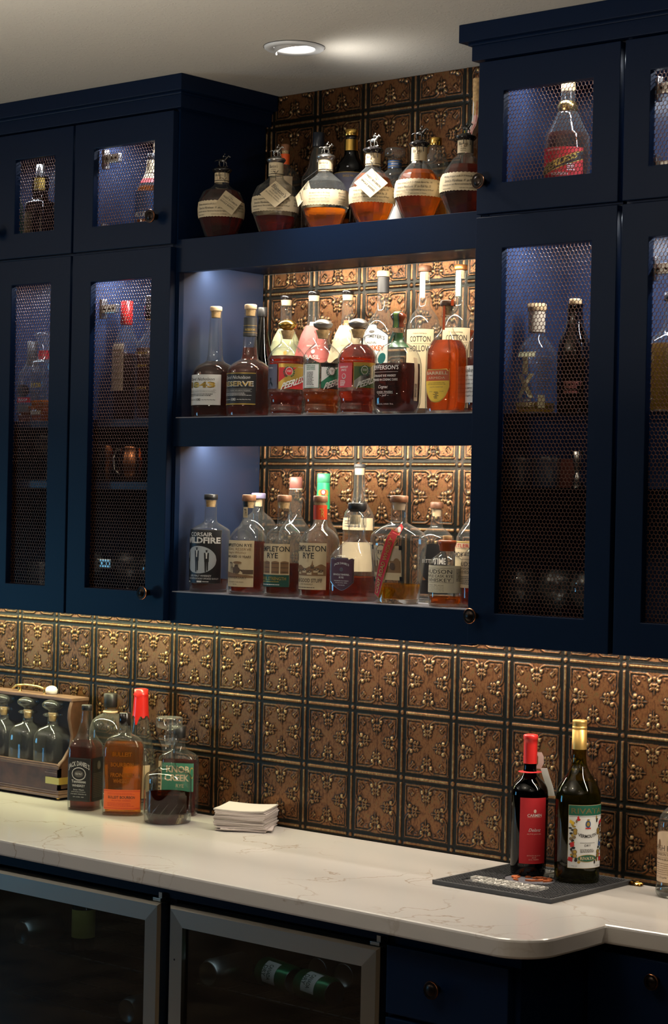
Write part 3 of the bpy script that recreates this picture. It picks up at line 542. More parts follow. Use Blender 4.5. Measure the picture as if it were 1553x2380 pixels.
'cj':(0.468,-0.171,0.9200,[(0,0.0351),(0.001,0.0369),(0.1552,0.0369),(0.1651,0.036),(0.1796,0.0259),(0.1929,0.0206),(0.2106,0.0177),(0.2439,0.0133),(0.2538,0.0133)],[0.1751,0.1352,0.0221,0.2549,0.2682],1,7,20),
'cb':(0.600,-0.162,0.9200,[(0,0.05),(0.001,0.0533),(0.1614,0.0533),(0.18,0.05),(0.1953,0.0391),(0.204,0.0196),(0.2084,0.0142),(0.2215,0.0131),(0.2269,0.0142)],[0.1833,0.0664,0.0162,0.2269,0.2586],0.6,2.8,38),
'cd':(0.763,-0.165,0.9200,[(0,0.0502),(0.001,0.0577),(0.006,0.0588),(0.1055,0.0588),(0.1183,0.0566),(0.1269,0.0427),(0.1354,0.0235),(0.144,0.0171),(0.1846,0.0171),(0.2017,0.0267),(0.2124,0.0299)],[0.0723,0.0296,0.2124,0.2284,0.2605],1,2,0),
'cc':(0.446,-0.068,0.9200,[(0,0.0525),(0.1829,0.0548),(0.2057,0.0525),(0.224,0.0434),(0.2343,0.0251),(0.24,0.016),(0.2514,0.0148)],[0.0001,0.24,0.2548,0.2902],1,2,0),
'cm':(0.547,-0.055,0.9200,[(0,0.0426),(0.0936,0.0449),(0.1273,0.0404),(0.1722,0.0303),(0.2171,0.0224),(0.2508,0.0191),(0.2958,0.0168)],[-0.0019,0.2396,0.3092],1,2,0),
'ck':(0.692,-0.058,0.9200,[(0,0.0485),(0.001,0.0495),(0.1376,0.0495),(0.1519,0.0453),(0.1629,0.022),(0.1706,0.0165),(0.1784,0.0154),(0.2037,0.0154)],[0.1376,0.1343,0.0628,0.196,0.2257],0.6,5,30),
'wc':(1.825,-0.121,0.9300,[(0,0.0372),(0.001,0.0381),(0.0734,0.04),(0.1665,0.0409),(0.1833,0.0391),(0.1963,0.0325),(0.2084,0.0195),(0.2177,0.0139),(0.2391,0.0135)],[0.1851,0.1674,0.026,0.2382,0.2996],1,2,0),
'wr':(1.942,-0.108,0.9300,[(0,0.0458),(0.001,0.0485),(0.1688,0.049),(0.1918,0.0458),(0.2128,0.0348),(0.2284,0.0238),(0.2422,0.0174),(0.2559,0.0151),(0.2788,0.0147)],[0.2055,0.1652,0.0317,0.2788,0.3397],1,2,0),
'hr':(2.160,-0.070,0.9200,[(0,0.0339),(0.0029,0.0375),(0.0136,0.0401),(0.0225,0.0384),(0.0297,0.0366),(0.1368,0.0366),(0.1636,0.0339),(0.177,0.025),(0.1859,0.0134),(0.244,0.0125)],[0.0154,0.1404,0.0315,0.2475,0.2707],1,2,0),
}# ------------------------------------------------------------------ bottle builder
def rho(a, rx, ry, n): return ((abs(math.sin(a))/rx)**n+(abs(math.cos(a))/ry)**n)**(-1/n)
GCLEAR = glass('clear_glass', (.96, .97, .96), (.50, .54, .51), 1.3, haze=.018); GDARK = glass('dark_glass', (.05, .045, .035), (.01, .01, .01)); GGREEN = glass('green_glass', (.12, .60, .26), (.02, .22, .08), 1.2, haze=.01); GOLIVE = glass('olive_glass', (.50, .52, .16), (.05, .06, .015))
GSMOKE = glass('smoky_glass', (.80, .83, .80), (.35, .38, .36), 1.3, haze=.03); GTHICK = glass('decanter_glass', (.96, .97, .98), (.45, .49, .48), 1.7, haze=.025)
SOLIDG = liquid('solid_glass', (.96, .98, .97), .15, 1.5, 0)
AMB = liquid('amber_whiskey', (.83, .36, .07)); RED = liquid('red_amber_whiskey', (.64, .16, .045)); LRED = liquid('lit_red_whiskey', (.72, .13, .06), glow=.22); DEEP = liquid('deep_brown_whiskey', (.46, .13, .05)); GOLDL = liquid('golden_whiskey', (.90, .58, .14)); ORNG = liquid('orange_bourbon', (.93, .42, .05), glow=.22); AMB2 = liquid('lit_amber_whiskey', (.86, .36, .06), glow=.22); DEEP2 = liquid('lit_brown_whiskey', (.55, .17, .05), glow=.16); COLA = liquid('very_dark_whiskey', (.26, .07, .04)); WINE = liquid('dark_wine', (.03, .008, .01)); OLIV = liquid('olive_vermouth', (.42, .40, .08))  # lit ones and the orange bourbon get extra glow, as if lamp-lit inside
CORK = mat('cork', (.52, .33, .15), .8, var=.25, vscale=160); CORKL = mat('pale_wood', (.72, .52, .32), .6); WOODD = mat('dark_wood_cap', (.13, .055, .028), .5, var=.3, vscale=90); WOODM = mat('brown_wood_cap', (.24, .10, .045), .5, var=.25, vscale=90)
BLK = mat('black_cap', (.012, .012, .013), .4); BLKG = mat('gloss_black', (.012, .010, .010), .15, coat=.5); SILV = mat('silver_metal', (.62, .60, .56), .28, 1); GOLDM = mat('gold_metal', (.80, .50, .12), .22, 1); PEWT = mat('pewter', (.40, .38, .35), .3, 1); PEWD = mat('dark_pewter', (.10, .095, .09), .3, 1)
REDW = mat('red_wax', (.55, .018, .014), .3, coat=.4); BRNW = mat('brown_wax', (.16, .035, .012), .22, coat=.5); ORGW = mat('orange_wax', (.36, .07, .018), .28, coat=.4)
PW = mat('white_paper', (.72, .72, .70), .6); PC = mat('cream_paper', (.60, .48, .30), .65); PT = mat('tan_paper', (.56, .42, .27), .7); PB = mat('black_paper', (.012, .012, .014), .45); INK = mat('black_ink', (.015, .014, .014), .6); INKG = mat('grey_ink', (.10, .09, .08), .6); INKW = mat('white_ink', (.70, .69, .66), .55)
GINK = mat('gold_ink', (.55, .36, .08), .35, .6); PR = mat('red_paper', (.50, .018, .022), .5); PG = mat('green_paper', (.02, .17, .09), .5); PDG = mat('dark_green_paper', (.012, .07, .05), .5); PO = mat('orange_paper', (.75, .10, .012), .5); PGY = mat('grey_violet_paper', (.10, .10, .15), .5); PPK = mat('pink_red_paper', (.55, .06, .08), .55); PBL = mat('blue_paper', (.02, .07, .20), .5); PMR = mat('maroon_paper', (.07, .018, .03), .5); PYL = mat('yellow_paper', (.78, .50, .04), .5); PTQ = mat('teal_wax', (.012, .16, .14), .35); BAND = mat('grey_shrink_band', (.035, .035, .037), .5); SEP = mat('sepia_ink', (.22, .12, .055), .6); SEPD = mat('dark_sepia_ink', (.09, .055, .035), .6)

class Bt:
    def __init__(s, key, name, label, group=None, gm=None, lq=None, level=None, seg=36, flat=False, cat='bottle', base=.006, rz=None, dz=0):
        X, Y, Z, prof, mk, a, n, rot = BT[key]
        s.prof, s.mk, s.a, s.n = prof, mk, a, n; s.rm = max(p[1] for p in prof); rz = rot if rz is None else rz
        s.o = thing(name, (X, Y, Z+dz+.0003), label, cat, group, rz)
        gm = gm or GCLEAR; s.flat = flat; s.seg = seg
        m = MB(); rings = [s.ring(h, r) for h, r in prof]
        if not flat: rings = s.smooth(prof)
        rr = [s.ring(0, prof[0][1]*.93)]+rings if not flat else rings
        m.rings(rr, gm, not flat, True, False)
        if base and (gm in (GCLEAR, GTHICK) or gm.name == 'cut_glass'): m.rings([s.ring(.0006, prof[0][1]*.90), s.ring(base, s.r(base)*.95)], SOLIDG, True)
        s.glass = m.build('glass', s.o)
        if lq:
            lv = mk[0] if level is None else level; pr = [(h, r) for h, r in prof if base+.002 < h < lv-.002]
            q = [(base+.0015, s.r(base)*.86-.0008)]+[(h, r*.945-.0008) for h, r in pr]+[(lv, s.r(lv)*.945-.0008)]
            lm = MB(); lm.rings([s.ring(h, r) for h, r in q] if flat else s.smooth(q), lq, not flat); lm.build('liquid', s.o)
    def r(s, h):
        p = s.prof
        if h <= p[0][0]: return p[0][1]
        for (h0, r0), (h1, r1) in zip(p, p[1:]):
            if h0 <= h <= h1: return r0+(r1-r0)*(h-h0)/max(1e-6, h1-h0)
        return p[-1][1]
    def sec(s, r):
        k = min(1, max(0, (r/s.rm-.45)/.35)); return 1+(s.a-1)*k, 2+(s.n-2)*k
    def ring(s, h, r, seg=None):
        ae, ne = s.sec(r); n = seg or s.seg; o = []
        for j in range(n):
            a = 2*PI*j/n+(PI/n if s.flat else 0); q = rho(a, r, r*ae, ne); o.append((q*math.sin(a), -q*math.cos(a), h))
        return o
    def smooth(s, prof):
        # subdivide long curved runs of the outline with a light Chaikin pass
        p = [prof[0]]
        for (h0, r0), (h1, r1) in zip(prof, prof[1:]):
            if abs(r1-r0) > .0015 or h1-h0 > .03: p += [(h0+(h1-h0)*.25, r0+(r1-r0)*.25), (h0+(h1-h0)*.75, r0+(r1-r0)*.75)]
            else: p.append((h0+(h1-h0)*.5, r0+(r1-r0)*.5))
        p.append(prof[-1]); return [s.ring(h, r) for h, r in p]
    def pos(s, u, h, a0=0, off=.0005):
        r = s.r(h); ae, ne = s.sec(r)
        if s.n <= 2.0: a = R(a0)+u/r
        else:
            d = rho(R(a0), r, r*ae, ne); a = R(a0)+math.atan2(u, d)
        q = rho(a, r, r*ae, ne)+off
        return (q*math.sin(a), -q*math.cos(a), h)
    def arc(s, deg, h): return R(deg)*s.r(h)
    def cap(s, name, h0, h1, r, m, parent=None, top=.85, seg=28, z=None, label=None):
        e = min(.0015, (h1-h0)*.3)
        return MB().lathe([(h0, r*.97), (h0+e*.5, r), (h1-e, r), (h1, r*top if top < 1 else r-e), (h1+.0002, .001)], m, seg).build(name, parent or s.o, label=label)
    def plug(s, h1, h0, m=None, k=.86):
        return MB().lathe([(h0, s.r(h0)*k*.9-.0006), (h1, s.r(h1)*k-.0006)], m or CORK, 20).build('cork', s.o)
    def lathe(s, name, prof, m, parent=None, seg=28, label=None, smooth=True): return MB().lathe(prof, m, seg, smooth=smooth).build(name, parent or s.o, label=label)
class Dec:
    def __init__(s, b, a0=0): s.b = b; s.a0 = a0; s.m = MB()
    def patch(s, u0, u1, h0, h1, m, ly=1, top=None, bot=None, nu=None, nh=None):
        nu = nu or max(2, int(abs(u1-u0)/.004)); nh = nh or max(1, int((h1-h0)/.012)); vs = []
        for i in range(nu+1):
            t = i/nu; u = u0+(u1-u0)*t; a = h0 if bot is None else bot(t); c = h1 if top is None else top(t)
            for j in range(nh+1): vs.append(s.b.pos(u, a+(c-a)*j/nh, s.a0, .0002+.0003*ly))
        fs = [(i*(nh+1)+j, (i+1)*(nh+1)+j, (i+1)*(nh+1)+j+1, i*(nh+1)+j+1) for i in range(nu) for j in range(nh)]
        s.m.add(vs, fs, m, True); return s
    def deg(s, a, b_, h0, h1, m, ly=1, **k): return s.patch(s.b.arc(a, (h0+h1)/2), s.b.arc(b_, (h0+h1)/2), h0, h1, m, ly, **k)
    def disc(s, u, h, ru, rh, m, ly=2, n=20):
        if ru > .0055: return s.patch(u-ru, u+ru, h-rh, h+rh, m, ly, top=lambda t: h+rh*math.sqrt(max(0, 1-(2*t-1)**2)), bot=lambda t: h-rh*math.sqrt(max(0, 1-(2*t-1)**2)), nu=max(14, int(ru*900)), nh=2)
        c = (u, h); vs = [s.b.pos(u, h, s.a0, .0002+.0003*ly)]+[s.b.pos(u+ru*math.cos(2*PI*i/n), h+rh*math.sin(2*PI*i/n), s.a0, .0002+.0003*ly) for i in range(n)]
        s.m.add(vs, [(0, 1+i, 1+(i+1) % n) for i in range(n)], m, True); return s
    def poly(s, pts, m, ly=2):
        s.m.add([s.b.pos(u, h, s.a0, .0002+.0003*ly) for u, h in pts], [list(range(len(pts)))], m, True); return s
    def text(s, t, u, h, hh, m, w=None, ly=2, bold=.0, shear=0, rise=0, arch=0, al='c'):
        vs, fs, asp = textmesh(t, bold); w = w or hh*asp; x0 = {'c': 0, 'l': w/2, 'r': -w/2}[al]
        s.m.add([s.b.pos(u+x0+x*w+(y-.5)*hh*shear, h+y*hh+rise*x*w-arch*(2*x)**2, s.a0, .0002+.0003*ly) for x, y in vs], fs, m); return s
    def lines(s, u0, u1, h1, h0, n, m, ly=2, th=.25, ragged=.25, gaps=True):
        dh = (h1-h0)/n
        for i in range(n):
            h = h1-(i+.5)*dh; a = u0; e = u1-(u1-u0)*random.random()*ragged
            while a < e:
                w = min(e-a, random.uniform(.0015, .0055)); s.patch(a, a+w, h-dh*th, h+dh*th, m, ly, nu=1, nh=1); a += w+.0009 if gaps else w
        return s
    def frame(s, u0, u1, h0, h1, t, m, ly=2):
        for a in ((u0, u1, h0, h0+t), (u0, u1, h1-t, h1)): s.patch(*a, m, ly, nh=1)
        for a in ((u0, u0+t, h0, h1), (u1-t, u1, h0, h1)): s.patch(*a, m, ly, nu=1)
        return s
    def build(s, name='label', label=None, parent=None): return s.m.build(name, parent or s.b.o, label=label)
def band(b, name, h0, h1, m, label=None, k=1.0, off=.0007):
    hs = [h0+(h1-h0)*i/6 for i in range(7)]
    return MB().rings([[b.pos(b.r(h)*2*PI*j/28, h, 0, off) for j in range(28)] for h in hs], m, True, False, False).build(name, b.o, label=label)
# ---------------------------------------------------------------- top shelf: six round faceted bottles with horse stoppers
def horse(parent, z, m, rz=0, k=1.0, x=0):
    h = MB(); a = .0022*k
    P = lambda *p: [(q[0]*k, q[1]*k, q[2]*k) for q in p]
    h.ell((0, 0, .0155*k), (.0105*k, .0042*k, .0048*k), m, 12, 6)
    h.tube(P((.008, 0, .017), (.013, 0, .0225), (.0165, 0, .0255)), [.0036*k, .0026*k, .002*k], m)
    h.tube(P((.0155, 0, .0262), (.0185, 0, .0245), (.0215, 0, .0225)), [.0022*k, .0021*k, .0012*k], m)
    h.tube(P((.016, .0008, .0268), (.0158, .0008, .0292)), [.0009*k, .0003*k], m, 5)
    h.tube(P((-.0095, 0, .0172), (-.0145, 0, .0168), (-.020, 0, .0145)), [.0014*k, .0016*k, .0006*k], m, 6)
    for sx, sy, fx in ((.0075, .0022, .0065), (.0065, -.0022, -.002), (-.0075, .0024, -.0065), (-.0065, -.0024, .003)):
        h.tube(P((sx, sy, .0135), (sx+fx*.5, sy, .0085), (sx+fx*.35, sy, .0045), (sx+fx, sy, .0012)), [.0024*k, .0015*k, .0011*k, .0012*k], m, 6)
    h.tube(P((0, 0, .019), (.0015, 0, .0245), (.0045, 0, .028)), [.0028*k, .0030*k, .0024*k], m)      # rider
    h.ell((.0062*k, 0, .0308*k), (.0021*k, .0019*k, .0022*k), m, 8, 5)
    h.tube(P((.0035, 0, .027), (.009, 0, .0245), (.0125, 0, .0242)), [.0014*k, .0011*k, .0009*k], m, 5)
    h.tube(P((0, .0035, .0205), (.0045, .0046, .0175), (.0015, .0046, .0135)), [.0018*k, .0015*k, .001*k], m, 5)
    h.tube(P((-.008, 0, .0008), (.012, 0, .0008)), .0016*k, m, 6)
    h.xform(Matrix.Translation((x, 0, z)) @ Matrix.Rotation(R(rz), 4, 'Z')); return h.build('horse_figure', parent)
HW1 = 'Dumped on 8-13-19 from Barrel No. 193   Stored in Warehouse H on Rick No. 33'
def tag_card(b, az, h, dist, lines_, size=.0255, tilt=42, lean=0, turn=None, mat_=None):
    m = MB(); t = .0004; s_ = size
    P = mat_ or PC
    m.add([(x*s_, y, z*s_) for y in (-t, t) for x, z in ((-1, -1), (1, -1), (1, 1), (-1, 1))], [(0, 1, 2, 3), (7, 6, 5, 4), (0, 4, 5, 1), (1, 5, 6, 2), (2, 6, 7, 3), (3, 7, 4, 0)], P)
    for tx, zz, hh, bd in lines_:
        vs, fs, asp = textmesh(tx, bd); w = min(1.7*s_, hh*asp)
        m.add([(x*w, -t-.0003, zz*s_+y*hh) for x, y in vs], fs, INK)
    M_ = Matrix.Translation((dist*math.sin(R(az)), -dist*math.cos(R(az)), h)) @ Matrix.Rotation(R(az if turn is None else turn), 4, 'Z') @ Matrix.Rotation(R(lean), 4, 'X') @ Matrix.Rotation(R(tilt), 4, 'Y')
    m.xform(M_); o = m.build('hang_tag', b.o, label='small cream hang tag')
    return o
def decanter_bottle(key, lab, lq, lvl, horse_m, cap_m, hrz, tagp=None, light=False, seed=0):
    b = Bt(key, 'whiskey_bottle', lab, 'round horse-stopper bottles on the top shelf', GCLEAR, lq, lvl, seg=12, flat=True)
    mk = b.mk; z = mk[3]-.006; rh = mk[5]
    # rim, wax shoulder and stopper
    b.lathe('stopper', [(z-.006, rh*.80), (z-.001, rh*1.0), (z+.002, rh*1.04), (z+.005, rh*.92), (z+.007, rh*.55), (z+.009, rh*.52), (z+.0105, .001)], cap_m)
    horse(b.o, z+.009, horse_m, hrz, 1.02*(mk[4]-z-.009)/.0325)
    if cap_m is BLKG:
        b2 = MB()
        for a in (200, 225): b2.tube([b.pos(R(a-180)*rh, z-.004, 0, rh-b.r(z)+.0005), b.pos(R(a-180)*rh, z-.018, 0, rh-b.r(z)+.001)], .0009, BLKG, 6)
        p = b.pos(R(20)*rh, z-.020, 0, rh-b.r(z)+.002); b2.ell(p, (.0022, .0022, .0045), CORKL, 8, 5); b2.build('wax_pull', b.o)
    nh0, nh1 = b.prof[-2][0]+.001, b.prof[-1][0]-.002
    d = Dec(b); d.deg(-140, 140, nh0, nh1, PC); c = b.arc(20, nh1)
    d.text("Blanton's", c, nh0+(nh1-nh0)*.58, (nh1-nh0)*.24, INK, .021, shear=.25)
    for k, t in enumerate(('THE ORIGINAL', 'SINGLE BARREL', 'BOURBON WHISKEY')): d.text(t, c, nh0+(nh1-nh0)*(.42-.15*k), (nh1-nh0)*.08, INK, .013)
    d.build('neck_label')
    t0, t1 = mk[2], mk[1]; H = t1-t0; d = Dec(b)
    jag = lambda base, s_: (lambda t: base+s_*.0012*(math.sin(t*95)+.6*math.sin(t*37+seed)))
    rr = b.r; L = R(150)*max(b.r(t0), b.r(t1))
    # wrap by angle so the paper follows the facets of the glass
    vs = []; n = 96
    for i in range(n+1):
        a = -148+296*i/n; zt = t1+.0009*math.sin(i*1.9); zb = t0+.0009*math.sin(i*2.3+1)
        for j in range(6):
            h = zb+(zt-zb)*j/5; q = b.r(h)+.0012; vs.append((q*math.sin(R(a)), -q*math.cos(R(a)), h))
    d.m.add(vs, [(i*6+j, i*6+6+j, i*6+7+j, i*6+j+1) for i in range(n) for j in range(5)], PC, True)
    def wt(t, a, h, hh, w, m=INK, shear=.3, bold=0):
        v_, f_, asp = textmesh(t, bold); d.m.add([((b.r(h+y*hh)+.0019)*math.sin(R(a)+(x*w+(y-.5)*hh*shear)/.052), -(b.r(h+y*hh)+.0019)*math.cos(R(a)+(x*w+(y-.5)*hh*shear)/.052), h+y*hh) for x, y in v_], f_, m)
    a0 = 28+seed*3
    if light:
        for k, t in enumerate(('We believe this is the finest', 'bottle of whiskey ever produced,', 'affording you extra flavor,', 'bouquet and character.')): wt(t, a0-8, t0+H*(.72-.19*k), H*.10, .048)
        wt('Blanton', a0+52, t0+H*.72, H*.12, .020); wt('Distilling', a0+52, t0+H*.52, H*.12, .020); wt('Company', a0+52, t0+H*.33, H*.12, .020); wt('KENTUCKY STRAIGHT', a0+52, t0+H*.20, H*.05, .02, shear=0); wt('BOURBON WHISKEY', a0+52, t0+H*.10, H*.05, .02, shear=0)
    else:
        wt('Whiskey dumped on 8-13-19 from Barrel No. 193', a0-4, t0+H*.68, H*.15, .088); wt('Stored in Warehouse  H  on Rick No. 33', a0-4, t0+H*.46, H*.15, .080)
        wt('Individually selected, filtered and bottled by hand at 93 Proof', a0-4, t0+H*.25, H*.13, .092)
        wt('BOURBON WHISKEY', a0-42, t0+H*.08, H*.07, .022, shear=0); wt('46.5% ALC./VOL. (93 PROOF)', a0+10, t0+H*.08, H*.07, .034, shear=0)
        wt('We believe', a0+72, t0+H*.72, H*.1, .020); wt('this is the', a0+72, t0+H*.54, H*.1, .018); wt('finest bottle', a0+72, t0+H*.36, H*.1, .021)
    d.build('label')
    if tagp:
        az, hz, dist, ln, size, tilt, lean, turn = tagp
        c_ = tag_card(b, az, hz, dist, ln, size, tilt, lean, turn)
        zk = nh0+.004; s2 = MB(); top = Vector((dist*math.sin(R(az)), -dist*math.cos(R(az)), hz+size*1.25)); q = b.r(zk)+.0016
        ring = [(q*math.sin(2*PI*j/16), -q*math.cos(2*PI*j/16), zk) for j in range(17)]
        s2.tube(ring, .0006, INK, 5); s2.tube([(q*math.sin(R(az)), -q*math.cos(R(az)), zk), tuple(top)], .0006, INK, 5)
        s2.tube([(q*math.sin(R(az+14)), -q*math.cos(R(az+14)), zk+.007), (q*1.2*math.sin(R(az)), -q*1.2*math.cos(R(az)), zk), (q*math.sin(R(az-18)), -q*math.cos(R(az-18)), zk+.006)], .0006, INK, 5)
        s2.build('string', b.o)
    return b
TG = [("The", .50, .0035, 0), ("FINEST BOURBON", .20, .0048, .01), ("in the world comes from a", -.10, .0028, 0), ("SINGLE BARREL", -.42, .0048, .01)]
TG2 = [("Blanton's", .30, .011, 0), ("THE ORIGINAL", .05, .0035, 0), ("SINGLE BARREL", -.2, .0035, 0), ("BOURBON WHISKEY", -.45, .0035, 0)]
decanter_bottle('bA', 'round whiskey bottle in shade at the left end of the top shelf', LRED, .118, PEWD, BLKG, 20, (62, .083, .056, TG, .0235, 38, -22, 62), seed=0)
decanter_bottle('bB', 'round bottle with red whiskey and cream card, second from left on top shelf', LRED, .042, PEWT, PEWT, 15, (42, .088, .053, TG2, .0255, 45, -24, 42), seed=1)
decanter_bottle('bC', 'nearly clear round bottle with amber only in its foot', ORNG, .048, SILV, SILV, 62, (-42, .082, .050, TG, .0245, 40, -24, -20), light=True, seed=2)
decanter_bottle('bD', 'bright amber round bottle with cream diamond tag and silver horse', ORNG, .116, SILV, BLKG, 0, (36, .088, .053, TG, .0265, 45, -22, 36), seed=3)
decanter_bottle('bE', 'round orange-brown bottle without hang tag, second from right on the top shelf', AMB2, .112, PEWD, BLKG, 12, seed=0)
decanter_bottle('bF', 'round dark bottle at the right end of the top shelf', DEEP2, .112, PEWD, BLKG, 5, seed=2)
# back row of the top shelf
def simple(key, lab, gm=None, lq=None, level=None, group=None, name='liquor_bottle', **k): return Bt(key, name, lab, group, gm, lq, level, **k)
b = simple('s1a', 'clear bottle with brown cap and orange neck label on the top shelf'); mk = b.mk
b.cap('stopper', mk[3]-.002, mk[4], .0105, WOODM); b.plug(mk[3]-.002, mk[2]); d = Dec(b); d.deg(-120, 120, mk[1], mk[2], PO, 1); d.build('neck_label', 'orange neck label'); d = Dec(b); d.deg(-30, 70, .03, mk[0], PT); d.build()
b = simple('s1b', 'back-row bottle with a black capsule and etched clear glass on the top shelf', GSMOKE, DEEP, .09); mk = b.mk
b.cap('capsule', mk[1]-.001, mk[2], .0145, mat('blue_black_capsule', (.012, .016, .026), .35)); d = Dec(b)
d.text('J.R.', b.arc(42, .2), mk[1]+.022, .005, INKW, .010, ly=9); d.text('DOUBLE', b.arc(42, .2), mk[1]+.012, .004, INKW, .014, ly=9)
for i in range(26): d.disc(R(random.uniform(-10, 90))*.04, random.uniform(.09, .14), .0007, .0007, INKW, 1, 6)
for q in range(6): d.patch(b.arc(20, .12)-.006, b.arc(20, .12)+.006, .118+.0, .1186, INKW, 1) if q == 0 else None
d.build()
b = simple('s1c', 'black glass bottle with gold cap and gold neck band', GDARK); mk = b.mk
b.cap('gold_cap', mk[3], mk[4], .0165, GOLDM); b.cap('collar', mk[2]-.001, mk[3]-.0004, .0135, BLKG); band(b, 'neck_band', mk[1], mk[2], GOLDM, off=.0014)
d = Dec(b); d.deg(-60, 110, mk[6]-.02, mk[5], PGY, 1); d.deg(-60, 110, mk[5]-.0015, mk[5], GINK, 2); d.text('SINGLE MALT', b.arc(35, .1), mk[5]-.012, .005, GINK, .03, ly=2); d.build()
b = simple('s1d', 'clear bottle with wide round glass stopper and dark blue neck label'); mk = b.mk
b.lathe('glass_stopper', [(mk[3]+.001, .010), (mk[3]+.003, .021), (mk[3]+.005, .0235), (mk[4]-.003, .0235), (mk[4], .021), (mk[4]+.0003, .001)], GTHICK)
d = Dec(b); d.deg(-130, 130, mk[1], mk[2], PBL, 1); d.deg(-130, 130, mk[1]+.003, mk[1]+.0042, GINK, 2); d.deg(-130, 130, mk[2]-.0042, mk[2]-.003, GINK, 2); d.text('AMERICAN WHISKEY', b.arc(38, mk[1]), mk[1]+.007, .003, INKW, .016); d.build('neck_label'); d = Dec(b); d.deg(-20, 100, .02, .08, PW); d.build()
b = simple('s1e', 'clear round-shouldered bottle with a shiny gold cap behind the amber round bottles', lq=GOLDL, level=.118); mk = b.mk; b.cap('gold_cap', mk[1]-.002, mk[2], .0142, GOLDM)
b = simple('s1f', 'tall amber bottle with long pink and white strip down its neck', lq=AMB, level=.235); mk = b.mk
b.cap('stopper', mk[1]-.0, mk[2]+.004, .012, CORK); d = Dec(b); u = b.arc(0, .25)
d.patch(u-.0075, u+.0075, mk[1]-.01-.07, mk[2]-.004, mat('pink_white_paper', (.75, .45, .40), .5), 2); d.patch(u-.006, u-.002, mk[1]-.078, mk[2]-.006, PW, 3); d.patch(u+.0045, u+.0055, mk[1]-.078, mk[2]-.006, PR, 3); d.build('neck_strip', 'pink and white paper strip')
b = simple('s1g', 'green glass bottle with white lettering at the right end of the top shelf back row', GGREEN); mk = b.mk
b.cap('cap', .288, .305, .0135, BLK); d = Dec(b); d.deg(-90, 60, mk[1]-.07, mk[0], PDG, 1)
for q, t in enumerate('AAR'): d.text(t, b.arc(-12, .1), mk[0]-.02-.018*q, .012, INKW, .010, bold=.02)
d.deg(-60, -35, mk[1]-.06, mk[0]-.005, PYL, 2); d.build()

# ---------------------------------------------------------------- middle shelf, front row
def nick(key, lab, dark):
    b = Bt(key, 'whiskey_bottle', lab, None, GCLEAR, DEEP if not dark else RED, None); mk = b.mk
    b.cap('stopper', mk[3], mk[4], .0145, CORKL); b.plug(mk[3], mk[3]-.016)
    d = Dec(b); t0, t1 = mk[2], mk[1]; H = t1-t0; P, I = (PB, INKW) if dark else (PW, INK); c = 0
    d.deg(-60, 60, t0, t1, P)
    if dark: d.deg(-60, 60, t1-.0028, t1-.0008, GINK, 2); d.deg(-60, 60, t0+.0008, t0+.0035, GINK, 2)
    d.text('David Nicholson', c+.005, t0+H*.80, H*.10, I, .074, shear=.35)
    if dark:
        d.text('RESERVE', c+.006, t0+H*.57, H*.16, INKW, .088, bold=.03, ly=2); d.text('RESERVE', c+.006, t0+H*.585, H*.13, GINK, .083, ly=3, bold=.01)
    else:
        d.text('1843', c+.005, t0+H*.56, H*.20, GINK, .078, bold=.045, ly=2); d.text('1843', c+.006, t0+H*.565, H*.19, INK, .070, bold=-.0, ly=3)
        d.text('1843', c+.0065, t0+H*.575, H*.165, GINK, .068, bold=.015, ly=4)
    d.patch(-.048, .046, t0+H*.485, t0+H*.49, I, 2); d.text('KENTUCKY STRAIGHT BOURBON WHISKEY', c+.004, t0+H*.43, H*.028, I, .078); d.patch(-.048, .046, t0+H*.405, t0+H*.41, I, 2)
    d.lines(-.045, .048, t0+H*.38, t0+H*.28, 2 if not dark else 3, I, th=.22)
    d.text('100', c, t0+H*.13, H*.085, I, .014, bold=.02)
    for s_ in (-1, 1):
        for q in range(5): d.text('~', c+s_*(.013+.007*q), t0+H*.155, H*.025, I, .006)
    d.build()
    if dark:
        band(b, 'neck_band', mk[5], mk[6], BAND, off=.0011); d = Dec(b); h = mk[5]+(mk[6]-mk[5])*.30
        for q in (h-.006, h+.011): d.deg(-160, 160, q, q+.0008, GINK, 4)
        d.text('RESERVE', b.arc(43, h), h-.001, .005, GINK, .024, ly=4, bold=.01); d.build('neck_label')
nick('n1', 'long-necked bourbon bottle with white label at the left end of the middle shelf', False)
nick('n2', 'long-necked bourbon bottle with black label and black neck band, second on the middle shelf', True)
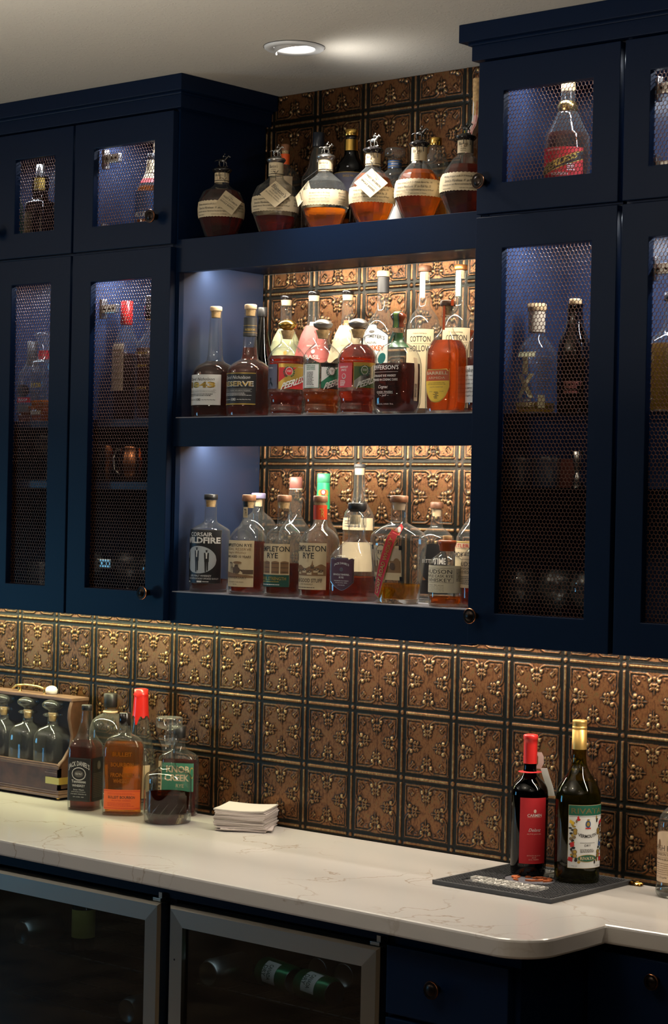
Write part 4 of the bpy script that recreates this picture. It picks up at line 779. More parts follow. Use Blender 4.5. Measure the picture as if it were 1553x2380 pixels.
def peer(key, lab, lq, knobm, c1, c2, sash, side, sidetxt):
    b = Bt(key, 'whiskey_bottle', lab, 'ridged bottles with metal knob stoppers', GCLEAR, lq, None); mk = b.mk; z = mk[3]; e = (mk[4]-z); knobm = GOLDM if knobm is GOLDM else mat('brushed_silver_knob', (.36, .34, .31), .36, .85)
    b.lathe('stopper', [(z-.002, .008), (z+e*.08, .0125), (z+e*.25, .020), (z+e*.45, .0222), (z+e*.52, .0228), (z+e*.58, .0222), (z+e*.8, .017), (z+e*.95, .009), (z+e*1.0, .001)], knobm)
    b.plug(z-.001, z-.020, CORK)
    t0, t1 = mk[2], mk[1]; H = t1-t0; d = Dec(b)
    off = {'p1': 0, 'p2': 22, 'p3': 13}[key]
    d.deg(-62+off, -52+off, t0, t1, PW, 1); d.deg(-48+off, 11+off, t0, t1, side, 1); ax = b.arc(-18+off, t0+H/2)
    if side is PGY:
        d.text('Bobby', ax, t0+H*.80, H*.09, INKW, .018, shear=.2); d.poly([(ax-.009, t0+H*.08), (ax+.008, t0+H*.08), (ax+.009, t0+H*.18), (ax+.004, t0+H*.3), (ax+.003, t0+H*.42), (ax, t0+H*.3), (ax-.006, t0+H*.22)], PB)
        d.disc(ax+.001, t0+H*.40, .003, .0035, PB, 3)
    elif side is PG:
        d.deg(-46+off, 9+off, t0+H*.02, t0+H*.98, PW, 2)
        for q, t in enumerate(('PEERLESS', 'SINGLE BARREL', 'SELECTION')): d.text(t, ax, t0+H*(.88-.07*q), H*.05, PG, .024, bold=.02, ly=3)
        d.lines(ax-.011, ax+.011, t0+H*.68, t0+H*.12, 10, INKG, ly=3); d.text('LOW RYE BARREL', ax, t0+H*.05, H*.04, PG, .022, ly=3)
    else:
        d.text('GRAPEFRUIT', ax, t0+H*.78, H*.08, INKW, .024, bold=.01); d.text('SPRITZ', ax, t0+H*.66, H*.08, INKW, .016, bold=.01)
        d.disc(ax+.001, t0+H*.45, .006, H*.11, INKW, 2); d.disc(ax+.001, t0+H*.46, .0045, H*.085, side, 3); d.lines(ax-.011, ax+.006, t0+H*.30, t0+H*.06, 6, INKW)
    # front label: bright field, laurel and seal, diagonal sash with the name
    a0, a1 = 16+off, 108+off; L0, L1 = b.arc(a0, t0+H/2), b.arc(a1, t0+H/2); W_ = L1-L0
    d.patch(L0, L1, t0-.001, t1+.001, GINK if key != 'p2' else PB, 1); d.patch(L0+.001, L1-.001, t0, t1, c1, 2)
    d.patch(L0+.001, L1-.001, t0, t1, sash, 3, top=lambda t: t0+H*min(1, .26+.95*t), bot=lambda t: t0+H*max(0.0, -.02+.62*t-.02), nu=14)
    d.patch(L0+.001, L1-.001, t0, t1, c2, 3, bot=lambda t: t0, top=lambda t: t0+H*max(0.0, -.06+.60*t), nu=14)
    cu = L0+W_*.36; ch = t0+H*.70
    d.disc(cu, ch, .0082, H*.17, INKW if c1 is not PW else INKG, 4); d.disc(cu, ch, .0072, H*.15, c1, 5); d.text('MASTER DISTILLED', cu, ch+H*.03, H*.03, INKW if c1 is not PW else INKG, .010, ly=6); d.text('3' if c1 is PW else 'BOURBON', cu, ch-H*.03, H*.06, INKW if c1 is not PW else INKG, .004 if c1 is PW else .009, ly=6)
    for s_ in (-1, 1):
        for q in range(7):
            a = R(-60+q*22); d.disc(cu+s_*(.0115*math.cos(a)), ch-H*.02+H*.20*math.sin(a), .0022, H*.026, PDG if c1 is not PG else PB, 4, 8)
    d.text('SINGLE BARREL', L0+W_*.80, t1-H*.14, H*.05, INKW, .018, ly=4)
    d.text('PEERLESS', L0+.009, t0+H*.12, H*.30, INKW, .058, ly=5, bold=.03, shear=.35, rise=.36, al='l')
    d.text('PEERLESS', L0+.0096, t0+H*.125, H*.28, PB if False else INKW, .057, ly=6, bold=.0, shear=.35, rise=.36, al='l')
    d.build()
peer('p1', 'ridged bottle with red label and a gold oval stopper', RED, GOLDM, PR, PR, GINK, PGY, 0)
peer('p2', 'nearly empty ridged bottle with green and white label and silver stopper', AMB, SILV, PW, PB, PG, PG, 0)
peer('p3', 'full ridged bottle with green label, pink-red side label and silver stopper', RED, SILV, mat('forest_paper', (.06, .10, .03), .5), mat('forest_paper'), SILV, PPK, 0)
b = Bt('jf', 'whiskey_bottle', 'wide square-shouldered rye bottle with brown wax ball stopper and green seal ribbon', None, GCLEAR, COLA, None); mk = b.mk; z = mk[3]; e = mk[4]-z
b.lathe('stopper', [(z-.001, .013), (z+e*.08, .0135), (z+e*.22, .0115), (z+e*.42, .014), (z+e*.65, .0188), (z+e*.82, .0175), (z+e*.95, .011), (z+e, .001)], BRNW)
band(b, 'neck_band', mk[5], mk[6], mat('green_foil', (.03, .09, .03), .35), off=.0012)
m = MB(); st = mat('green_gold_ribbon', (.10, .20, .03), .45)
pth = [(R(20), z-.002, .0175), (R(20), z+e*.15, .0150), (R(20), z+e*.42, .0150), (R(20), z+e*.66, .0196), (R(20), z+e*.84, .0182), (R(20), z+e*.97, .010), (R(20), z+e+.001, .002)]
for w0, mm, of in ((.0072, PDG, .0006), (.0045, st, .0010)):
    vs = []
    for a, h, q in pth:
        for s_ in (-1, 1): vs.append(((q+of)*math.sin(a)+s_*w0*math.cos(a), -(q+of)*math.cos(a)+s_*w0*math.sin(a), h))
    m.add(vs, [(2*i, 2*i+1, 2*i+3, 2*i+2) for i in range(6)], mm, True)
m.build('ribbon', b.o, label='green ribbon over the stopper')
d = Dec(b); h = mk[6]
d.poly([(-.004, h+.001), (.006, h+.001), (-.004, h-.022), (-.016, h-.022)], PDG, 3); d.build('ribbon')
d = Dec(b, 0); t1 = mk[1]; d.disc(-.012, t1+.010, .0115, .012, PTQ, 6, 24); d.build('wax_seal', 'teal wax seal')
d = Dec(b, 0); c = -.002
for t, hh, w, q in (("JEFFERSON'S", .0125, .078, .018), ('STRAIGHT RYE WHISKEY', .0050, .064, .031), ('FINISHED IN COGNAC CASKS', .0050, .074, .0395)): d.text(t, c, t1-q, hh, INKW, w, bold=.008)
d.patch(c-.038, c+.038, t1-.0205, t1-.0200, INKW, 2)
d.text('Cognac', c-.004, t1-.058, .009, INKW, .027, shear=.3); d.text('CASK FINISH', c, t1-.066, .004, INKW, .044); d.patch(c-.02, c+.024, t1-.0675, t1-.0670, INKW, 2); d.text('~ Jeff ~', c, t1-.0745, .005, INKW, .025, shear=.3); d.text('47% ALC/VOL - 94 PROOF - 750 mL', c, t1-.092, .0032, INKW, .048); d.build()
d = Dec(b, 90); d.patch(-.006, .006, mk[2]+.012, t1+.012, PT, 2); d.lines(-.004, .004, mk[2]+.05, mk[2]+.02, 9, INK, ly=3); d.build('side_strip', 'tan paper strip on the side')
b = Bt('ba', 'whiskey_bottle', 'amber bottle with an orange and yellow shield label and a dark wooden stopper', None, GCLEAR, mat and liquid('bright_red_amber', (.80, .30, .06)), None); mk = b.mk
b.cap('stopper', mk[3], mk[4], .0168, WOODD); b.plug(mk[3], mk[3]-.018)
d = Dec(b); t0, t1 = mk[2], mk[1]; H = t1-t0; w = .037
bot = lambda t, k=0: t0+k+H*.46*abs(2*t-1)**2.2 if abs(2*t-1) < .999 else t0+H*.46+k
topf = lambda t, k=0: t1-k-H*.02*math.sin(PI*t)-(0.004 if .04 < t < .10 or .90 < t < .96 else 0)
d.patch(-w, w, t0, t1, GINK, 1, top=lambda t: topf(t), bot=lambda t: bot(t), nu=24)
d.patch(-w+.0015, w-.0015, t0, t1, PYL, 2, top=lambda t: t0+H*.64, bot=lambda t: bot(t, .002), nu=24)
d.patch(-w+.0015, w-.0015, t0, t1, mat('rust_paper', (.50, .085, .02), .5), 2, top=lambda t: topf(t, .002), bot=lambda t: t0+H*.64, nu=24)
d.text('BARRELL', 0, t0+H*.82, H*.09, PC, .060, ly=4, bold=.02); d.text('ARMIDA', 0, t0+H*.69, H*.07, PT, .046, ly=4)
d.text('BOURBON WHISKEY FINISHED IN PEAR', 0, t0+H*.565, H*.025, INK, .044, ly=4); d.text('BRANDY, RUM, AND SICILIAN AMARO CASKS', 0, t0+H*.52, H*.025, INK, .050, ly=4); d.text('A Blend No. 1329 BOTTLED', 0, t0+H*.44, H*.03, INKG, .036, ly=4)
for q, (a, w2) in enumerate(((0, .011), (.0025, .009), (-.002, .011), (.002, .010), (-.0015, .009), (0, .008))): d.patch(a-w2/2, a+w2/2, t0+H*(.30-.035*q), t0+H*(.315-.035*q), INK, 4, nh=1)
d.text('57.95%', -.014, t0+H*.31, H*.03, INKG, .010, ly=4); d.text('115.9', .014, t0+H*.31, H*.03, INKG, .010, ly=4); d.build()
m = MB(); o_ = .0138
m.add([(o_*math.sin(R(a)), -o_*math.cos(R(a)), h) for h in (mk[3]-.052, mk[3]+.002) for a in (-10, 14)], [(0, 1, 3, 2)], PO, True); m.add([(.0172*math.sin(R(a)), -.0172*math.cos(R(a)), h) for h in (mk[3], mk[4]+.0006) for a in (60, 84)], [(0, 1, 3, 2)], PO, True)
m.build('neck_strip', b.o, label='orange seal strip')
b = Bt('bk', 'whiskey_bottle', 'bottle with a handwritten white label at the right end of the middle shelf', None, GCLEAR, DEEP, None); mk = b.mk; b.cap('stopper', mk[3], mk[4], .013, BLK)
d = Dec(b); t0, t1 = mk[2], mk[1]; H = t1-t0; d.deg(-75, 75, t0, t1, PW)
d.text("Booker's", -.008, t0+H*.82, H*.12, INK, .05, shear=.3)
for q, t in enumerate(('born in this our very', 'old family recipe and', 'bottled uncut straight', 'from the barrel at its', 'natural proof between', 'six and eight years')): d.text(t, -.012, t0+H*(.70-.11*q), H*.06, INK, .058, shear=.3)
d.build()
# middle shelf, back row
b = simple('n3', 'dark narrow bottle with black screw cap in the back left of the middle shelf', GDARK); mk = b.mk
b.cap('screw_cap', mk[1]-.001, mk[2], .0122, BLK)
def bib(key, lab, pm, tcol):
    b = simple(key, lab, group='bottles wearing paper bibs behind the middle shelf front row'); mk = b.mk
    b.cap('cap', mk[3]+.001, mk[4], .0148, BLKG, top=.95); b.plug(mk[3], mk[3]-.013, CORKL, .98)
    # folded paper bib: a flared cone with points
    m = MB(); h1 = mk[1]+.004; r0 = b.r(h1)+.002; h0 = mk[2]-.01; r1 = b.r(mk[2])+.004; n = 40; rings = []
    for k in range(5):
        t = k/4; rings.append([((r0+(r1-r0)*t**.7)*(1+.03*math.sin(6*2*PI*j/n)*t)*math.sin(2*PI*j/n), -(r0+(r1-r0)*t**.7)*(1+.03*math.sin(6*2*PI*j/n)*t)*math.cos(2*PI*j/n), h1+(h0-h1)*t+(.006*math.sin(4*2*PI*j/n) if k == 4 else 0)) for j in range(n)])
    m.rings(rings, pm, True, False, False); m.build('paper_bib', b.o)
    d = Dec(b); h = mk[2]+.008; u = R(40)*.041
    d.text('BASIL', u, h-.016, .010, tcol, .032, ly=16, bold=.01); d.text('KENTUCKY STRAIGHT', u, h+.014, .003, tcol, .03, ly=13); d.disc(u, h+.002, .004, .005, GINK if tcol is INKG else tcol, 16)
    d.build('bib_print'); d = Dec(b); u = b.arc(30, .22); d.patch(u-.007, u+.007, .205, .232, tcol if tcol is not INKG else PO, 1); d.text('B', u, .214, .010, PC, .007, ly=2); d.build('neck_label')
bib('k1', 'slim-necked bottle with a pale green paper bib', mat('pale_green_paper', (.40, .41, .24), .65), INKG)
bib('k2', 'slim-necked bottle with a salmon red paper bib', mat('salmon_paper', (.42, .09, .085), .65), INKW)
bib('k3', 'slim-necked bottle with a cream paper bib', mat('cream_bib', (.50, .39, .25), .65), INKG)
b = simple('ot', 'clear bottle with dark grey neck band and arched white label'); mk = b.mk
b.cap('cap', mk[3], mk[4], .0150, CORKL); band(b, 'neck_band', mk[3]-.037, mk[3]-.001, BAND, off=.0008)
d = Dec(b, 0); c = R(0)*.04; t1 = mk[1]+.006; at = lambda k: (lambda t: t1-k-.020*abs(2*t-1)**1.6+(.006 if abs(2*t-1) < .30 else 0))
d.patch(-.042, .044, .05, t1, INK, 1, top=at(0), nu=30); d.patch(-.040, .042, .052, t1, PW, 2, top=at(.0018), nu=30); d.patch(-.038, .040, .053, t1, INK, 3, top=at(.0035), nu=30); d.patch(-.0375, .0395, .0535, t1, PW, 4, top=at(.0042), nu=30)
d.text("DETTMEYER'S", .004, t1-.026, .008, INK, .062, ly=6, bold=.015, arch=.006); d.text('ORIGINAL', .002, t1-.040, .0055, INK, .030, ly=6); d.text('WHISKEY', .006, t1-.056, .012, PO, .056, ly=6, bold=.02); d.disc(.003, t1-.012, .008, .003, INKG, 6); d.build()
def cotton(key, lab, capm, strip, sm, lq, c0):
    b = simple(key, lab, lq=lq, group='tall clear bottles with cream labels and long neck strips'); mk = b.mk
    b.cap('cap', mk[3], mk[4], .0152, capm); b.plug(mk[3], mk[3]-.02, CORKL)
    d = Dec(b); u = b.arc(14, .3); d.patch(u-.0062, u+.0062, mk[3]-.060, mk[3]-.002, strip, 2)
    vs, fs, asp = textmesh('COTTON HOLLOW', 0); d.m.add([b.pos(u+(y-.5)*-.0055, mk[3]-.031+x*.052, 0, .0016) for x, y in vs], fs, sm); d.build('neck_strip')
    d = Dec(b); t1 = mk[1]; d.patch(-.050, .050, .02, t1, INK, 1); d.patch(-.049, .049, .021, t1-.001, PC, 2)
    for t, q, hh, w in (('Produced in Small Batches', .012, .003, .032), ('COTTON', .030, .013, .050), ('HOLLOW', .052, .014, .050)): d.text(t, .016, t1-q, hh, INK, w, ly=3, bold=.01 if hh > .01 else 0)
    d.patch(-.02, .045, t1-.0345, t1-.034, INK, 3); d.build()
cotton('c1', 'tall clear bottle with dark wood cap and white neck strip behind the green-sealed rye', WOODD, PW, INKG, GOLDL, 0)
cotton('c2', 'tall bottle with copper cap and green neck strip at the right of the back row', mat('copper_cap', (.65, .25, .08), .35, .8), mat('sage_paper', (.18, .32, .22), .55), INKW, AMB, 0)
# ---------------------------------------------------------------- lowest open shelf, front row
b = Bt('w1', 'whiskey_bottle', 'flat-shouldered bottle with a black picture label at the left end of the lowest open shelf', None, GCLEAR, DEEP, .030); mk = b.mk
b.cap('stopper', mk[3]-.0005, mk[4], .0165, BLK); b.plug(mk[3]-.001, mk[3]-.018)
d = Dec(b); t0, t1 = mk[2], mk[1]; H = t1-t0; e = R(78)*b.r(.1); d.patch(-e, e, t0, t1, INKG, 1); d.patch(-e+.001, e-.0015, t0+.001, t1-.001, PB, 2); c = .012
d.text('CORSAIR', c, t0+H*.875, H*.075, PW, .060, ly=3, bold=.015); d.text('WILDFIRE', c-.001, t0+H*.745, H*.115, PW, .102, ly=3, bold=.035)
d.disc(c-.004, t0+H*.44, .0445, H*.255, mat('grey_print', (.38, .42, .45), .6), 3, 32)
for i, (u, s_) in enumerate(((-.028, .9), (c-.008, 1.0), (c+.017, .9))):
    hh = H*.46*s_; z = t0+H*.215
    d.poly([(u-.0050, z+hh*.45), (u-.0062, z+hh*.86), (u+.0058, z+hh*.86), (u+.0054, z+hh*.45)], PB, 4); d.poly([(u-.0045, z+hh*.5), (u-.0035, z), (u-.0005, z), (u, z+hh*.5)], PB, 5); d.poly([(u, z+hh*.5), (u+.0012, z+hh*.06), (u+.004, z+hh*.06), (u+.0045, z+hh*.5)], PB, 5)
    d.disc(u, z+hh*.93, .0021, hh*.055, PB, 4, 10); d.poly([(u-.0014, z+hh*.6), (u+.0014, z+hh*.6), (u+.0014, z+hh*.86), (u-.0014, z+hh*.86)], PW, 5); d.patch(u-.0035, u+.0035, z+hh*.97, z+hh*.985, PB, 5)
d.text('100% MALT WHISKEY', c, t0+H*.125, H*.035, PW, .058, ly=3); d.text('MADE WITH HICKORY SMOKED BARLEY', c+.004, t0+H*.075, H*.03, PW, .085, ly=3); d.patch(-.03, -.02, t0+H*.02, t0+H*.04, PW, 3); d.patch(.005, .018, t0+H*.02, t0+H*.05, PW, 3); d.lines(.02, .035, t0+H*.05, t0+H*.02, 1, INKW, 3); d.build()
def temple(key, lab, lvl, kind):
    b = Bt(key, 'rye_bottle', lab, 'round-shouldered rye bottles with brown wooden stoppers', GCLEAR, RED if kind != 2 else DEEP, lvl); mk = b.mk
    b.cap('stopper', mk[3]-.001, mk[4], .0165, WOODM); b.plug(mk[3]-.001, mk[3]-.017)
    t0, t1 = mk[2], mk[1]; H = t1-t0; d = Dec(b); w = R(61)*b.r(.06)
    d.patch(-w, w, t0, t1, PC, 1); c = .002
    if kind == 1:
        d.text('TEMPLETON RYE', c, t0+H*.865, H*.065, INK, .082, ly=3, bold=.01); d.text('SPECIAL RESERVE', c, t0+H*.785, H*.05, SEP, .078, ly=3); d.text('Straight Whiskey', c, t0+H*.70, H*.06, SEP, .055, ly=3, shear=.4); d.text('BARREL AGED 10 YEARS', c, t0+H*.625, H*.05, SEPD, .078, ly=3, bold=.02)
        d.text('TR', c-.012, t0+H*.30, H*.23, SEPD, .012, ly=4, bold=.0)
        d.poly([(c-.005, t0+H*.28), (c+.024, t0+H*.28), (c+.024, t0+H*.36), (c+.010, t0+H*.38), (c+.008, t0+H*.48), (c, t0+H*.48), (c-.002, t0+H*.42), (c-.007, t0+H*.42)], SEPD, 3)
        d.disc(c+.004, t0+H*.36, .010, H*.075, SEPD, 4); d.patch(c+.020, w-.001, t0+H*.28, t0+H*.37, SEPD, 3); d.disc(c+.006, t0+H*.52, .012, H*.03, SEP, 3)
        d.patch(-w, w-.001, t0+H*.20, t0+H*.275, SEP, 2, top=lambda t: t0+H*(.24+.10*(1-t))); d.text('ANNIVERSARY', c, t0+H*.17, H*.055, SEPD, .060, ly=3); d.text('RYE WHISKEY CASK FINISH', c, t0+H*.09, H*.025, SEPD, .045, ly=3); d.text('750 ML', c, t0+H*.04, H*.025, SEPD, .012, ly=3)
    else:
        d.text('TEMPLETON', c+.001, t0+H*.82, H*.125, INK, .088, ly=3, bold=.012); d.text('RYE', c+.004, t0+H*.665, H*.125, INK, .030, ly=3, bold=.008)
        if kind == 2:
            d.patch(-w, w-.0005, t0, t0+H*.28, PDG, 2); d.text('BARREL STRENGTH', c, t0+H*.155, H*.075, GINK, .076, ly=3, bold=.012); d.lines(c-.03, c+.03, t0+H*.14, t0+H*.10, 1, GINK, 3); d.lines(c-.03, c+.034, t0+H*.07, t0+H*.03, 1, INKW, 3)
            for u in (-.032, -.010, .014, .036): 
                d.patch(u-.0095, u+.0095, t0+H*.31, t0+H*.60, SEP, 2, top=lambda t: t0+H*(.58+.02*math.sin(PI*t)), nu=6)
                for q in (.34, .44, .54): d.patch(u-.0092, u+.0092, t0+H*q, t0+H*(q+.015), SEPD, 3)
        else:
            d.patch(-w, w-.0005, t0+H*.30, t0+H*.50, SEP, 2, top=lambda t: t0+H*(.50+.03*math.sin(9*t)+.02*math.sin(23*t)), nu=24)
            d.poly([(c+.012, t0+H*.5), (c+.018, t0+H*.5), (c+.0155, t0+H*.64)], SEP, 3); d.poly([(c+.011, t0+H*.45), (c+.019, t0+H*.45), (c+.019, t0+H*.53), (c+.011, t0+H*.53)], SEPD, 3)
            for q, (u, z_) in enumerate(((-.02, .33), (-.004, .36), (.010, .32), (.026, .37), (.036, .33), (-.034, .38))):
                d.poly([(u-.006, t0+H*z_), (u+.006, t0+H*z_), (u+.006, t0+H*(z_+.05)), (u, t0+H*(z_+.10)), (u-.006, t0+H*(z_+.05))], PC, 4); d.poly([(u-.007, t0+H*(z_+.045)), (u+.003, t0+H*(z_+.045)), (u+.007, t0+H*(z_+.09)), (u, t0+H*(z_+.10))], SEPD, 5)
            d.text('THE GOOD STUFF', c, t0+H*.155, H*.085, SEPD, .076, ly=3, bold=.02); d.text('RYE WHISKEY', c, t0+H*.095, H*.035, SEPD, .035, ly=3); d.lines(c-.035, c+.035, t0+H*.06, t0+H*.03, 1, SEPD, 3)
    d.build()
    if kind == 3:
        d = Dec(b); h0, h1 = mk[3]-.041, mk[3]-.008; d.deg(-170, 170, h0, h1, mat('red_orange_paper', (.50, .045, .01), .45), 1); d.text('T', b.arc(50, h0), h0+.009, .016, GINK, .0085, ly=3); d.text('R', b.arc(62, h0), h0+.005, .016, GINK, .008, ly=3); d.build('neck_label', 'red neck label')
    if kind == 1:
        d = Dec(b); u = b.arc(10, .2); d.patch(u-.006, u+.006, mk[3]-.040, mk[3]-.015, PC, 1); d.patch(u-.006, u+.006, mk[3]-.015, mk[3]-.002, PB, 2); d.text('TR', u+.001, mk[3]-.036, .016, INK, .007, ly=3); d.text('10', u+.001, mk[3]-.010, .006, PR, .006, ly=3); d.build('neck_label', 'cream and black neck strip')
temple('t1', 'rye bottle with a steam train drawn on its cream label', None, 1)
temple('t2', 'rye bottle with a dark green band under its cream label', None, 2)
temple('t3', 'rye bottle with a red neck label and a village on its cream label', None, 3)
b = Bt('jd', 'whiskey_bottle', 'square decanter-shaped bottle with a maroon crest label and wide black stopper', None, GTHICK, RED, None, base=.010); mk = b.mk; z0, z1 = mk[3], mk[4]
b.lathe('stopper', [(z0, .016), (z0+.004, .0195), (z0+.007, .0212), (z1-.002, .0212), (z1, .020), (z1+.0002, .001)], BLK)
d = Dec(b); d.deg(-170, 170, mk[6], mk[5], PC, 1); d.text('RYE - 94', b.arc(40, mk[5]), mk[6]+.009, .004, INKG, .018, ly=2); d.patch(-.05, .05, mk[6]+.005, mk[6]+.0055, INKG, 2); d.build('neck_label')
m = MB()
for j in range(14):
    a = 2*PI*j/14; m.tube([(.0195*math.sin(a), -.0195*math.cos(a), mk[6]-.004), (.0205*math.sin(a), -.0205*math.cos(a), mk[6]-.016), (.0195*math.sin(a), -.0195*math.cos(a), mk[6]-.028)], .0022, GTHICK, 6)
m.build('fluted_neck', b.o)
d = Dec(b, 0); t0, t1 = mk[2], mk[1]; H = t1-t0; w = .035; c = .000
tp_ = lambda k: (lambda t: t1-k-H*(.06*(1-abs(math.cos(PI*t*2)) if abs(2*t-1) > .5 else 0)+.03*(abs(2*t-1) > .9)))
bt_ = lambda k: (lambda t: t0+k+H*.26*abs(2*t-1)**1.5)
for k, mm, ly in ((0, SILV, 1), (.0012, PMR, 2), (.0035, INKG, 3), (.0042, PMR, 4)): d.patch(-w+k, w-k, t0, t1, mm, ly, top=tp_(k), bot=bt_(k), nu=26)
for t, hh, ww, q in (("JACK DANIEL'S", .085, .042, .78), ('SINGLE BARREL', .055, .046, .46), ('RYE', .055, .013, .37), ('TENNESSEE RYE WHISKEY', .03, .042, .28), ('47% ALC/VOL 750ML', .03, .034, .22), ('LYNCHBURG', .028, .020, .15)): d.text(t, c, t0+H*q, H*hh, INKW, ww, ly=6, bold=.012 if hh > .05 else 0, arch=.004 if q > .7 else 0)
d.disc(c, t0+H*.64, .005, H*.06, PGY, 6); d.disc(c, t0+H*.64, .0035, H*.04, INKG, 7); d.build()
b = Bt('co', 'whiskey_bottle', 'broad flask-shaped bottle crossed by a diagonal red ribbon label', None, GTHICK, GOLDL, None, base=.010); mk = b.mk
b.cap('stopper', mk[3]-.0005, mk[4], .0198, WOODM); b.plug(mk[3]-.001, mk[3]-.018, CORKL)
d = Dec(b, 0); z = .052; c = -.004
d.patch(c-.042, c+.046, z, z+.075, PC, 1); d.patch(c-.040, c+.044, z+.016, z+.070, SEP, 2); d.patch(c-.040, c+.044, z+.042, z+.070, mat('faded_print', (.45, .36, .26), .6), 3)
for u in (-.030, -.020, -.010, 0, .010): d.patch(c+u, c+u+.004, z+.030, z+.058, PC, 4); 
d.poly([(c-.036, z+.028), (c-.034, z+.068), (c-.030, z+.030)], SEPD, 4); d.disc(c+.032, z+.036, .010, .012, SEP, 5); d.disc(c+.020, z+.030, .008, .008, SEPD, 5)
d.disc(c-.010, z+.060, .0165, .017, INKG, 5, 28); d.disc(c-.010, z+.060, .0145, .015, PC, 6, 28); d.text('RYE', c-.010, z+.055, .010, INK, .019, ly=7, bold=.01)
for s_ in ((-.042, z+.070), (.044, z+.070), (-.042, z), (.044, z+.002)): d.poly([(c+s_[0]-.005, s_[1]-.004), (c+s_[0]+.005, s_[1]-.004), (c+s_[0]+.005, s_[1]+.006), (c+s_[0]-.005, s_[1]+.006)], PB, 5)
d.text('Batch  Bottle', c-.020, z+.005, .006, INK, .030, ly=4, shear=.3); d.build('picture_label')
d = Dec(b, 0); p0 = (-.034, .018); p1 = (.020, .158); dx, dz = p1[0]-p0[0], p1[1]-p0[1]; L_ = math.hypot(dx, dz); ux, uz = dx/L_, dz/L_; nx_, nz_ = uz, -ux
def rib(w0, w1, a, e, mm, ly):
    n = 22; vs = []
    for i in range(n+1):
        t = (a+(e-a)*i/n)*L_
        for w_ in (w0, w1): vs.append(b.pos(p0[0]+ux*t+nx_*w_, p0[1]+uz*t+nz_*w_, 0, .0002+.0003*ly))
    d.m.add(vs, [(2*i, 2*i+1, 2*i+3, 2*i+2) for i in range(n)], mm, True)
rib(-.0115, .0125, -.02, 1.02, GINK, 9); rib(-.0105, .0115, -.01, 1.01, PR, 10)
vs, fs, asp = textmesh('CODY ROAD WHISKEY', .012); n_ = .0105
d.m.add([b.pos(p0[0]+ux*(L_*.47+x*L_*.88)+nx_*(-(y-.62)*n_), p0[1]+uz*(L_*.47+x*L_*.88)+nz_*(-(y-.62)*n_), 0, .0042) for x, y in vs], fs, GINK)
d.build('ribbon_label', 'diagonal red label')
d = Dec(b, 0); d.poly([(.014, .156), (.034, .150), (.046, .168), (.028, .176)], PR, 11); d.disc(.030, .163, .006, .006, INKW, 12); d.build('ribbon_end')
b = Bt('h1', 'whiskey_bottle', 'short bottle with orange-brown wax top and plain cream label at the front right', None, GCLEAR, AMB, None); mk = b.mk; z0, z1, z2 = mk[3], mk[4], mk[5]
b.lathe('wax_cap', [(z0-.002, .0155), (z0+.002, .0165), (z0+(z1-z0)*.4, .0172), (z0+(z1-z0)*.7, .0198), (z1-.001, .0200), (z1+.0008, .0185), (z1+.001, .001)], ORGW); b.lathe('cork', [(z1+.001, .0095), (z2-.0005, .0102), (z2, .0095), (z2+.0002, .001)], CORK)
d = Dec(b); t0, t1 = mk[2], mk[1]; H = t1-t0; w = R(118)*b.r(.05); d.patch(-w*.55, w, t0, t1, mat('pale_label', (.66, .60, .44), .6), 1); c = .004
d.frame(-.041, .041, t0+H*.37, t0+H*.90, .0005, INK, 2)
d.text('HUDSON', c, t0+H*.70, H*.15, INK, .066, ly=2); d.text('MAPLE CASK RYE', c, t0+H*.56, H*.10, INK, .070, ly=2); d.text('WHISKEY', c, t0+H*.40, H*.125, INK, .062, ly=2)
d.text('375 ml - 46% alc/vol', c-.005, t0+H*.26, H*.04, INK, .040, ly=2)
for q, t in enumerate(('Distilled from Rye Grain', 'Aged under four years in oak', 'Hand Crafted and Distilled by', 'Hudson Spirits, Gardiner, NY, US')): d.text(t, c-.006, t0+H*(.20-.055*q), H*.035, INKG, .044, ly=2)
d.lines(.047, .066, t0+H*.9, t0+H*.42, 9, INKG, 2); d.build()
b = Bt('h2', 'whiskey_bottle', 'small brown-labelled bottle cut off by the right cabinet, lowest shelf', None, GCLEAR, RED, .048); mk = b.mk
b.lathe('wax_cap', [(mk[3]-.001, .0145), (mk[3]+.006, .017), (mk[4]-.001, .0185), (mk[4], .001)], ORGW)
d = Dec(b); t0, t1 = mk[2], mk[1]; H = t1-t0; w = R(100)*b.r(.05); d.patch(-w, w, t0, t1, PT, 1)
d.frame(-.042, .042, t0+H*.45, t0+H*.90, .0005, INK, 2); d.text('HUDSON', 0, t0+H*.68, H*.14, INK, .066, ly=2); d.text('MANHATTAN', 0, t0+H*.57, H*.08, INK, .066, ly=2); d.text('WHISKEY', 0, t0+H*.46, H*.09, INK, .062, ly=2); d.lines(-.035, .035, t0+H*.38, t0+H*.1, 5, INKG, 2); d.build()
# lowest shelf, back row
b = simple('q1', 'round clear bottle with a lavender-grey stopper behind the train-label rye'); mk = b.mk; b.cap('stopper', mk[1]-.001, mk[2], .0175, mat('lavender_cap', (.22, .20, .32), .4)); b.plug(mk[1]-.001, mk[1]-.02, CORKL)
b = simple('q2', 'clear bulb-necked bottle with a dusky pink cap in the back row'); mk = b.mk; b.cap('cap', mk[1]-.002, mk[2], .0155, mat('dusky_cap', (.22, .085, .07), .45)); b.cap('cap_ring', mk[1]-.006, mk[1]-.0022, .0160, PT)
b = simple('q3', 'amber bottle with a bright green capsule in the back row of the lowest shelf', lq=GOLDL, level=.19); mk = b.mk; KG = mat('green_capsule', (.015, .30, .12), .35); KG2 = mat('green_cap_top', (.04, .25, .12), .5)
b.cap('cap', mk[2], mk[3], .0155, KG2); MB().lathe([(mk[1], .0165), (mk[2]-.001, .0150), (mk[2]-.0002, .0148)], KG, 28).build('capsule', b.o, label='green capsule')
